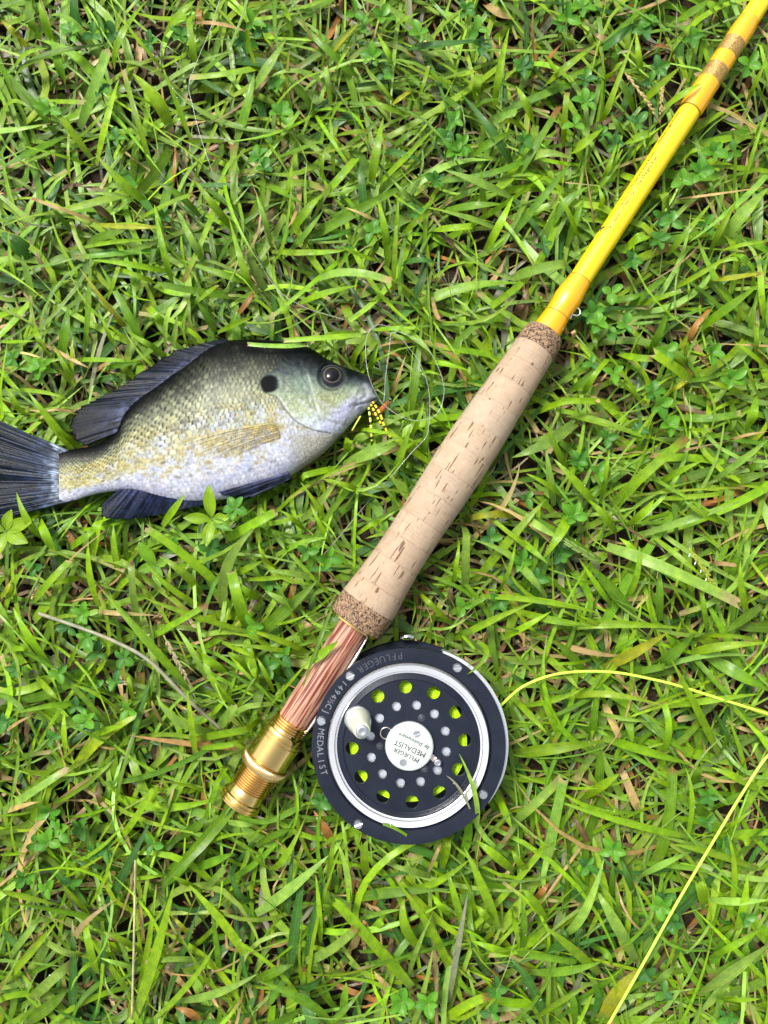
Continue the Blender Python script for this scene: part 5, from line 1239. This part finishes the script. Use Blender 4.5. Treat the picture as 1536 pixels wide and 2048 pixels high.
disc('arbor_plate', [(0, ZF - .0040), (94 * k, ZF - .0040), (94 * k, ZF - .0024), (0, ZF - .0024)], M_ALU)
# wound line: coils as rings
pf = []
R0, R1, nz = 97, 120, 6
for i in range(nz):
    r0 = R0 + (R1 - R0) * i / nz; dr = (R1 - R0) / nz
    for a in np.linspace(0, math.pi, 6)[:-1]:
        pf.append((r0 + dr / 2 - dr / 2 * math.cos(a), ZF - 0.0058 + dr * k * 0.45 * math.sin(a) + 0.0003 * math.sin(i * 2.1)))
pf += [(R1, ZF - .0060), (R1, ZF - 0.019), (R0, ZF - .019)]
ring('wound_line', pf, M_CHART, 128, 80)
disc('spool_drum', [(0, .0036), (150 * k, .0036), (150 * k, .0062), (84 * k, .0066), (84 * k, ZF - .0041), (0, ZF - .0041)], M_DARK)
def screw(p, r, mat, z, ang, name='screw', parent=reel, h=0.0006):
    x, y = rl(*p); bm = bmesh.new(); sl = r * 0.16
    for sg in (1, -1):
        vs_b, vs_t = [], []
        n = 14
        a0 = math.asin(sl / r)
        for i in range(n + 1):
            a = a0 + (math.pi - 2 * a0) * i / n
            X, Y = r * math.cos(a), r * math.sin(a) * sg
            vs_b.append(bm.verts.new((X, Y, 0))); 
            vs_t.append(bm.verts.new((X * .82, max(sl, abs(Y) * .82) * sg, h)))
        f = bm.faces.new(vs_t)
        for i in range(n): bm.faces.new((vs_b[i], vs_b[i + 1], vs_t[i + 1], vs_t[i]))
        bm.faces.new((vs_b[0], vs_t[0], vs_t[-1], vs_b[-1]))
    bv = [bm.verts.new((r * math.cos(a), r * math.sin(a), h * 0.15)) for a in np.linspace(0, 2 * math.pi, 28, endpoint=False)]; bm.faces.new(bv)
    bmesh.ops.recalc_face_normals(bm, faces=bm.faces)
    me = bpy.data.meshes.new(name); bm.to_mesh(me); bm.free(); me.materials.append(mat)
    o = link(name, me, parent, (x, y, z)); o.rotation_euler = (0, 0, ang); return o
SCW = [(335, 375), (143, 674), (389, 1365), (1224, 1165), (1051, 320)]
for i, p in enumerate(SCW):
    screw(p, 30 / 3.339 * k, M_STEEL, ZF - .00005, [0.4, 2.7, 0.3, 1.9, 0.1][i], h=0.0009)
    x, y = rl(*p); sc = 0.955
    disc('pillar', [(0, .0033), (.0021, .0033), (.0021, ZF - .0037), (0, ZF - .0037)], M_STEEL, 20, (x * sc, y * sc))
# hub
hx, hy = rl(730, 838)
disc('hub_cap', [(0, ZF - .0007), (46.5 * k, ZF - .0007), (48.3 * k, ZF - .0001), (48.4 * k, ZF + .0011), (47.2 * k, ZF + .0019), (44.5 * k, ZF + .0023), (20 * k, ZF + .0026), (0, ZF + .0027)], M_IVO, 96, (hx, hy), 50)
screw((778, 752), 24 / 3.339 * k, M_STEEL, ZF + .00255, 0.3, h=0.0003); screw((688, 940), 24 / 3.339 * k, M_STEEL, ZF + .0025, 1.2, h=0.0003)
for p in ((812, 655), (533, 843), (830, 995)):
    x, y = rl(*p); disc('rivet', [(.0019 * .75, ZF - .0004), (.0019 * .75, ZF - .0001), (.0011, ZF + .0001), (.0010, ZF - .0001), (.0006, ZF + .0003), (0, ZF + .0004)], M_BLKT, 24, (x, y))
x, y = rl(575, 755); aa = np.linspace(0, 2 * math.pi, 29)
V, Fc = tube([(x + 38 / 3.339 * k * math.cos(a), y + 38 / 3.339 * k * math.sin(a), ZF + .0002) for a in aa], .00028, 8); mesh_obj('wire_ring', V, Fc, simple('copper_wire', (0.75, 0.62, 0.55), .25, 1.0), reel)
# latch
xa, ya = rl(850, 885); xb, yb = rl(917, 945); dx, dy = xb - xa, yb - ya; ln = math.hypot(dx, dy); nx, ny = -dy / ln * .0011, dx / ln * .0011
V = [(xa + nx, ya + ny, ZF), (xb + nx, yb + ny, ZF), (xb - nx, yb - ny, ZF), (xa - nx, ya - ny, ZF)]; V += [(a, b, c + .0007) for a, b, c in V]
lat = mesh_obj('latch', V, [(3, 2, 1, 0), (4, 5, 6, 7), (0, 1, 5, 4), (1, 2, 6, 5), (2, 3, 7, 6), (3, 0, 4, 7)], simple('nickel', (.62, .52, .47), .3, 1.0), reel, smooth=False)
disc('latch_button', [(0, ZF), (28 / 3.339 * k, ZF), (28 / 3.339 * k, ZF + .0016), (22 / 3.339 * k, ZF + .0022), (14 / 3.339 * k, ZF + .0023), (12 / 3.339 * k, ZF + .0019), (0, ZF + .0019)], M_STEEL, 32, (xb, yb))
# handle knob (leans a little)
kx_, ky_ = rl(388, 664); xt, yt_ = P(724.5, 1463, Z_FACE + 0.0135)[:2] - RC[:2]
def lean(V, x0, y0, x1, y1, h):
    return [(a + (x1 - x0) * max(0, c - ZF) / h, b + (y1 - y0) * max(0, c - ZF) / h, c) for a, b, c in V]
kr = 27.5 * k
disc('handle_plate', [(0, ZF - .0004), (kr, ZF - .0004), (kr, ZF + .0003), (kr * .95, ZF + .0007), (0, ZF + .0007)], M_STEEL, 48, (kx_, ky_))
V, Fc = lathe([(0, ZF + .0006), (kr * .90, ZF + .0006), (kr * .93, ZF + .0014), (kr * .91, ZF + .003), (kr * .84, ZF + .0055), (kr * .75, ZF + .0080), (kr * .67, ZF + .0103), (kr * .60, ZF + .0122), (kr * .53, ZF + .0132), (kr * .44, ZF + .0135), (0, ZF + .0135)], 48, 'z', (kx_, ky_, 0))
V = lean(V, kx_, ky_, xt, yt_, 0.0135); hk = autosmooth(fixn(mesh_obj('handle', V, Fc, M_KNOB, reel)), 60)
V, Fc = lathe([(0, ZF + .0134), (kr * .46, ZF + .0134), (kr * .46, ZF + .0139), (kr * .37, ZF + .0143), (kr * .2, ZF + .0141), (0, ZF + .0140)], 32, 'z', (xt, yt_, 0)); mesh_obj('handle_rivet', V, Fc, M_STEEL, reel)
# line guard: bright band round the right-hand side
a0, a1 = R(69), R(-36); n = 60; V = []; Fc = []
for i in range(n + 1):
    a = a0 + (a1 - a0) * i / n; fr = min(1, 6 * min(i / n, 1 - i / n))
    for (r, z) in ((195.2, ZF - .0026), (199 + 3 * fr, ZF - .0030), (199.6 + 3 * fr, ZF - .0036), (199 + 3 * fr, ZF - 0.011), (195.2, ZF - .011)):
        V.append((r * k * math.cos(a), r * k * math.sin(a), z))
for i in range(n):
    for j in range(5): Fc.append((i * 5 + j, i * 5 + (j + 1) % 5, (i + 1) * 5 + (j + 1) % 5, (i + 1) * 5 + j))
Fc += [(0, 1, 2, 3, 4), tuple(n * 5 + j for j in (4, 3, 2, 1, 0))]
autosmooth(fixn(mesh_obj('line_guard', V, Fc, M_RIM, reel)), 40)
# lettering on the ring: outward baseline, letters' tops to the centre
def arctext(word, pa, pb, rpx, hpx, mat, wpx=None):
    xa, ya = rl(*pa); xb, yb = rl(*pb); A0_, A1_ = math.atan2(ya, xa), math.atan2(yb, xb)
    if A1_ < A0_: A1_ += 2 * math.pi
    V, Fc = [], []
    for i, ch in enumerate(word):
        a = A0_ + (A1_ - A0_) * i / (len(word) - 1); v, fcs = TG['c' + ch]; b0 = len(V)
        cx = (v[:, 0].max() + v[:, 0].min()) / 2
        sc = hpx / 0.72 * k; wx = sc * 0.95
        for p in v:
            X, Y = (p[0] - cx) * wx, p[1] * sc
            rr_ = rpx * k - Y; da = X / (rpx * k)
            V.append((rr_ * math.cos(a + da), rr_ * math.sin(a + da), ZF + .00006))
        Fc += [tuple(b0 + j for j in f_) for f_ in fcs]
    mesh_obj('lettering', V, Fc, mat, reel, smooth=False)
arctext('PFLUEGER', (668, 236), (405, 335), 180, 14, M_BLKT); arctext('1494½CJ', (296, 420), (176, 612), 179, 12.5, M_GREYT); arctext('MEDALIST', (143, 745), (155, 1020), 178, 13, M_GREYT)
def hubtext(key, cpx, wpx, ang, hs=1.0):
    v, fcs = TG[key]; p = P(cpx[0], cpx[1], Z_FACE + .0026) - RC
    sc = wpx * k / (v[:, 0].max() - v[:, 0].min()); cx = (v[:, 0].max() + v[:, 0].min()) / 2; ca, sa = math.cos(ang), math.sin(ang)
    W = [(p[0] + (a - cx) * sc * ca - b * sc * hs * sa, p[1] + (a - cx) * sc * sa + b * sc * hs * ca, ZF + .00274) for a, b, _ in v]
    mesh_obj('lettering', W, fcs, M_INK, reel, smooth=False)
hubtext('hub2', (819.5, 1496.5), 66, R(156.5)); hubtext('hub1', (812.5, 1509.5), 54, R(155), 1.0); hubtext('hub3', (827.5, 1481.5), 66, R(154.5))
# foot: bright plate along the wooden seat and two lugs to the frame
def rodpt(t, s, z): p = BUTT + AX * rx(t) + PERP * (s * MR); return np.array([p[0] - RC[0], p[1] - RC[1], z - Z_BACK])
V, Fc = [], []
sec = [(32.5, -.0035), (36.5, -.0042), (39.5, -.003), (40, 0), (39.5, .003), (36.5, .0042), (32.5, .0035), (33.5, 0)]
tsx = np.linspace(-304, -47, 20)
for i, t in enumerate(tsx):
    e = min(1, 0.35 + 3.2 * min(i, len(tsx) - 1 - i) / len(tsx))
    for s, dz in sec: V.append(tuple(rodpt(t, 32.0 + (s - 32.0) * e, Z_AX + dz * e)))
ns = len(sec)
for i in range(len(tsx) - 1):
    for j in range(ns): Fc.append((i * ns + j, i * ns + (j + 1) % ns, (i + 1) * ns + (j + 1) % ns, (i + 1) * ns + j))
Fc += [tuple(range(ns)), tuple((len(tsx) - 1) * ns + j for j in range(ns))[::-1]]
fixn(mesh_obj('reel_foot', V, Fc, M_RIM, reel))
for (ta, tb_) in ((tpx(692, 1338), 8), (tpx(630, 1432), 8)):
    V = []
    for z in (Z_AX - .004, Z_AX + .004):
        for (dt, s) in ((-tb_, 36), (tb_, 36), (tb_ * .8, 74), (-tb_ * .8, 74)): V.append(tuple(rodpt(ta + dt, s, z)))
    mesh_obj('foot_lug', V, [(3, 2, 1, 0), (4, 5, 6, 7), (0, 1, 5, 4), (1, 2, 6, 5), (2, 3, 7, 6), (3, 0, 4, 7)], M_STEEL, reel, smooth=False)
# line guide roller seen behind the top of the frame
V, Fc = lathe([(0, -0.003), (.0016, -.003), (.0016, .003), (0, .003)], 20, 'x'); pr_ = P(814, 1274, .019) - np.array([RC[0], RC[1], Z_BACK])
mesh_obj('line_roller', V, Fc, M_STEEL, reel, loc=tuple(pr_))

# ------------------------------------------------------------------ fly line and leader
def cord(name, label, cat, pts, zs, rad, mat, n=8, per=12):
    path = catmull([P(a, b, z) for (a, b), z in zip(pts, zs)], per); base = path[0].copy()
    V, Fc = tube(path - base, rad, n); o = mesh_obj(name, V, Fc, mat, loc=tuple(base)); tag(o, label, cat); return o
M_LINE = simple('pale_chartreuse_coating', (0.55, 0.82, 0.075), 0.38, nscale=200, namp=0.06)
lp = [(960, 1440), (985, 1428), (1001, 1412), (1037, 1379), (1074, 1360), (1115, 1348), (1165, 1343), (1231, 1345), (1293, 1356), (1355, 1371), (1438, 1397), (1536, 1428), (1592, 1450), (1616, 1468), (1588, 1480), (1536, 1511), (1480, 1594), (1430, 1677), (1393, 1739), (1347, 1818), (1306, 1892), (1264, 1967), (1219, 2045), (1170, 2130), (1140, 2200)]
lz = [.022, .024, .025] + [.028] * 9 + [.027, .027, .027] + [.0285] * 10
cord('fly_line', 'pale chartreuse fly line curving over the grass from the reel', 'fishing line', lp, lz, 0.00058, M_LINE)
m = NT('clear_monofilament').set(color=(0.62, 0.68, 0.64), rough=0.2, coat=0.2, trans=0.6, ior=1.5); M_MONO = m.m
t7 = [(860, 300), (960, 430), (1040, 600), (1085, 780), (1095, 950), (1085, 1150), (1050, 1290), (900, 1450), (650, 1740)]
loop = [z7(*p) for p in [(540, 880), (590, 930), (680, 1000), (800, 1070), (920, 1100), (1040, 1095), (1150, 1050), (1220, 950), (1250, 800), (1240, 680), (1180, 500), (1100, 360), (960, 220), (760, 130), (600, 60), (500, 60), (440, 115), (400, 200), (390, 330), (400, 480), (440, 660), (520, 830), (585, 900), (600, 780), (612, 600), (650, 330), (680, 140), (800, 220)] + t7]
lz2 = [.022, .0245] + [.028] * 12 + [.029] * 5 + [.0315, .0320, .030, .027, .026] + [.027] * (len(loop) - 24 - 0)
lz2 = (lz2 + [.027] * 60)[:len(loop)]
cord('tippet', 'clear fishing tippet looped in the grass at the fish mouth', 'fishing line', loop, lz2, 0.00012, M_MONO, 6, 8)
lead = [(445, -20), (420, 60), (395, 120), (378, 170), (385, 210), (400, 270), (420, 330), (440, 385), (480, 440), (540, 560), (600, 610), (690, 640)]
cord('leader', 'clear fishing leader running through the grass above the fish', 'fishing line', lead, [.026] * 7 + [.022, .018, .014, .018, .024], 0.00011, M_MONO, 6, 8)

# ------------------------------------------------------------------ dew on the blades
bm = bmesh.new()
objs = [o for o in COL.objects if o.name.startswith('grass_blade')]
random.shuffle(objs)
for o in objs[:230]:
    vs = o.data.vertices; nvv = len(vs)
    for _ in range(random.choice([1, 2, 3, 5])):
        i = random.randrange(10, nvv - 10); p = o.location + vs[i].co
        s = random.uniform(0.00018, 0.00048)
        bmesh.ops.create_icosphere(bm, subdivisions=1, radius=s, matrix=Matrix.Translation(p + Vector((0, 0, s * 0.5))) @ Matrix.Diagonal((1.0, 1.0, 0.7, 1.0)))
me = bpy.data.meshes.new('dew'); bm.to_mesh(me); bm.free()
m = NT('water').set(color=(1, 1, 1), rough=0.02, trans=1.0, ior=1.33); finish(me, m.m)
tag(link('dew', me), 'tiny dew drops beaded on the grass blades', 'dew', kind='stuff')
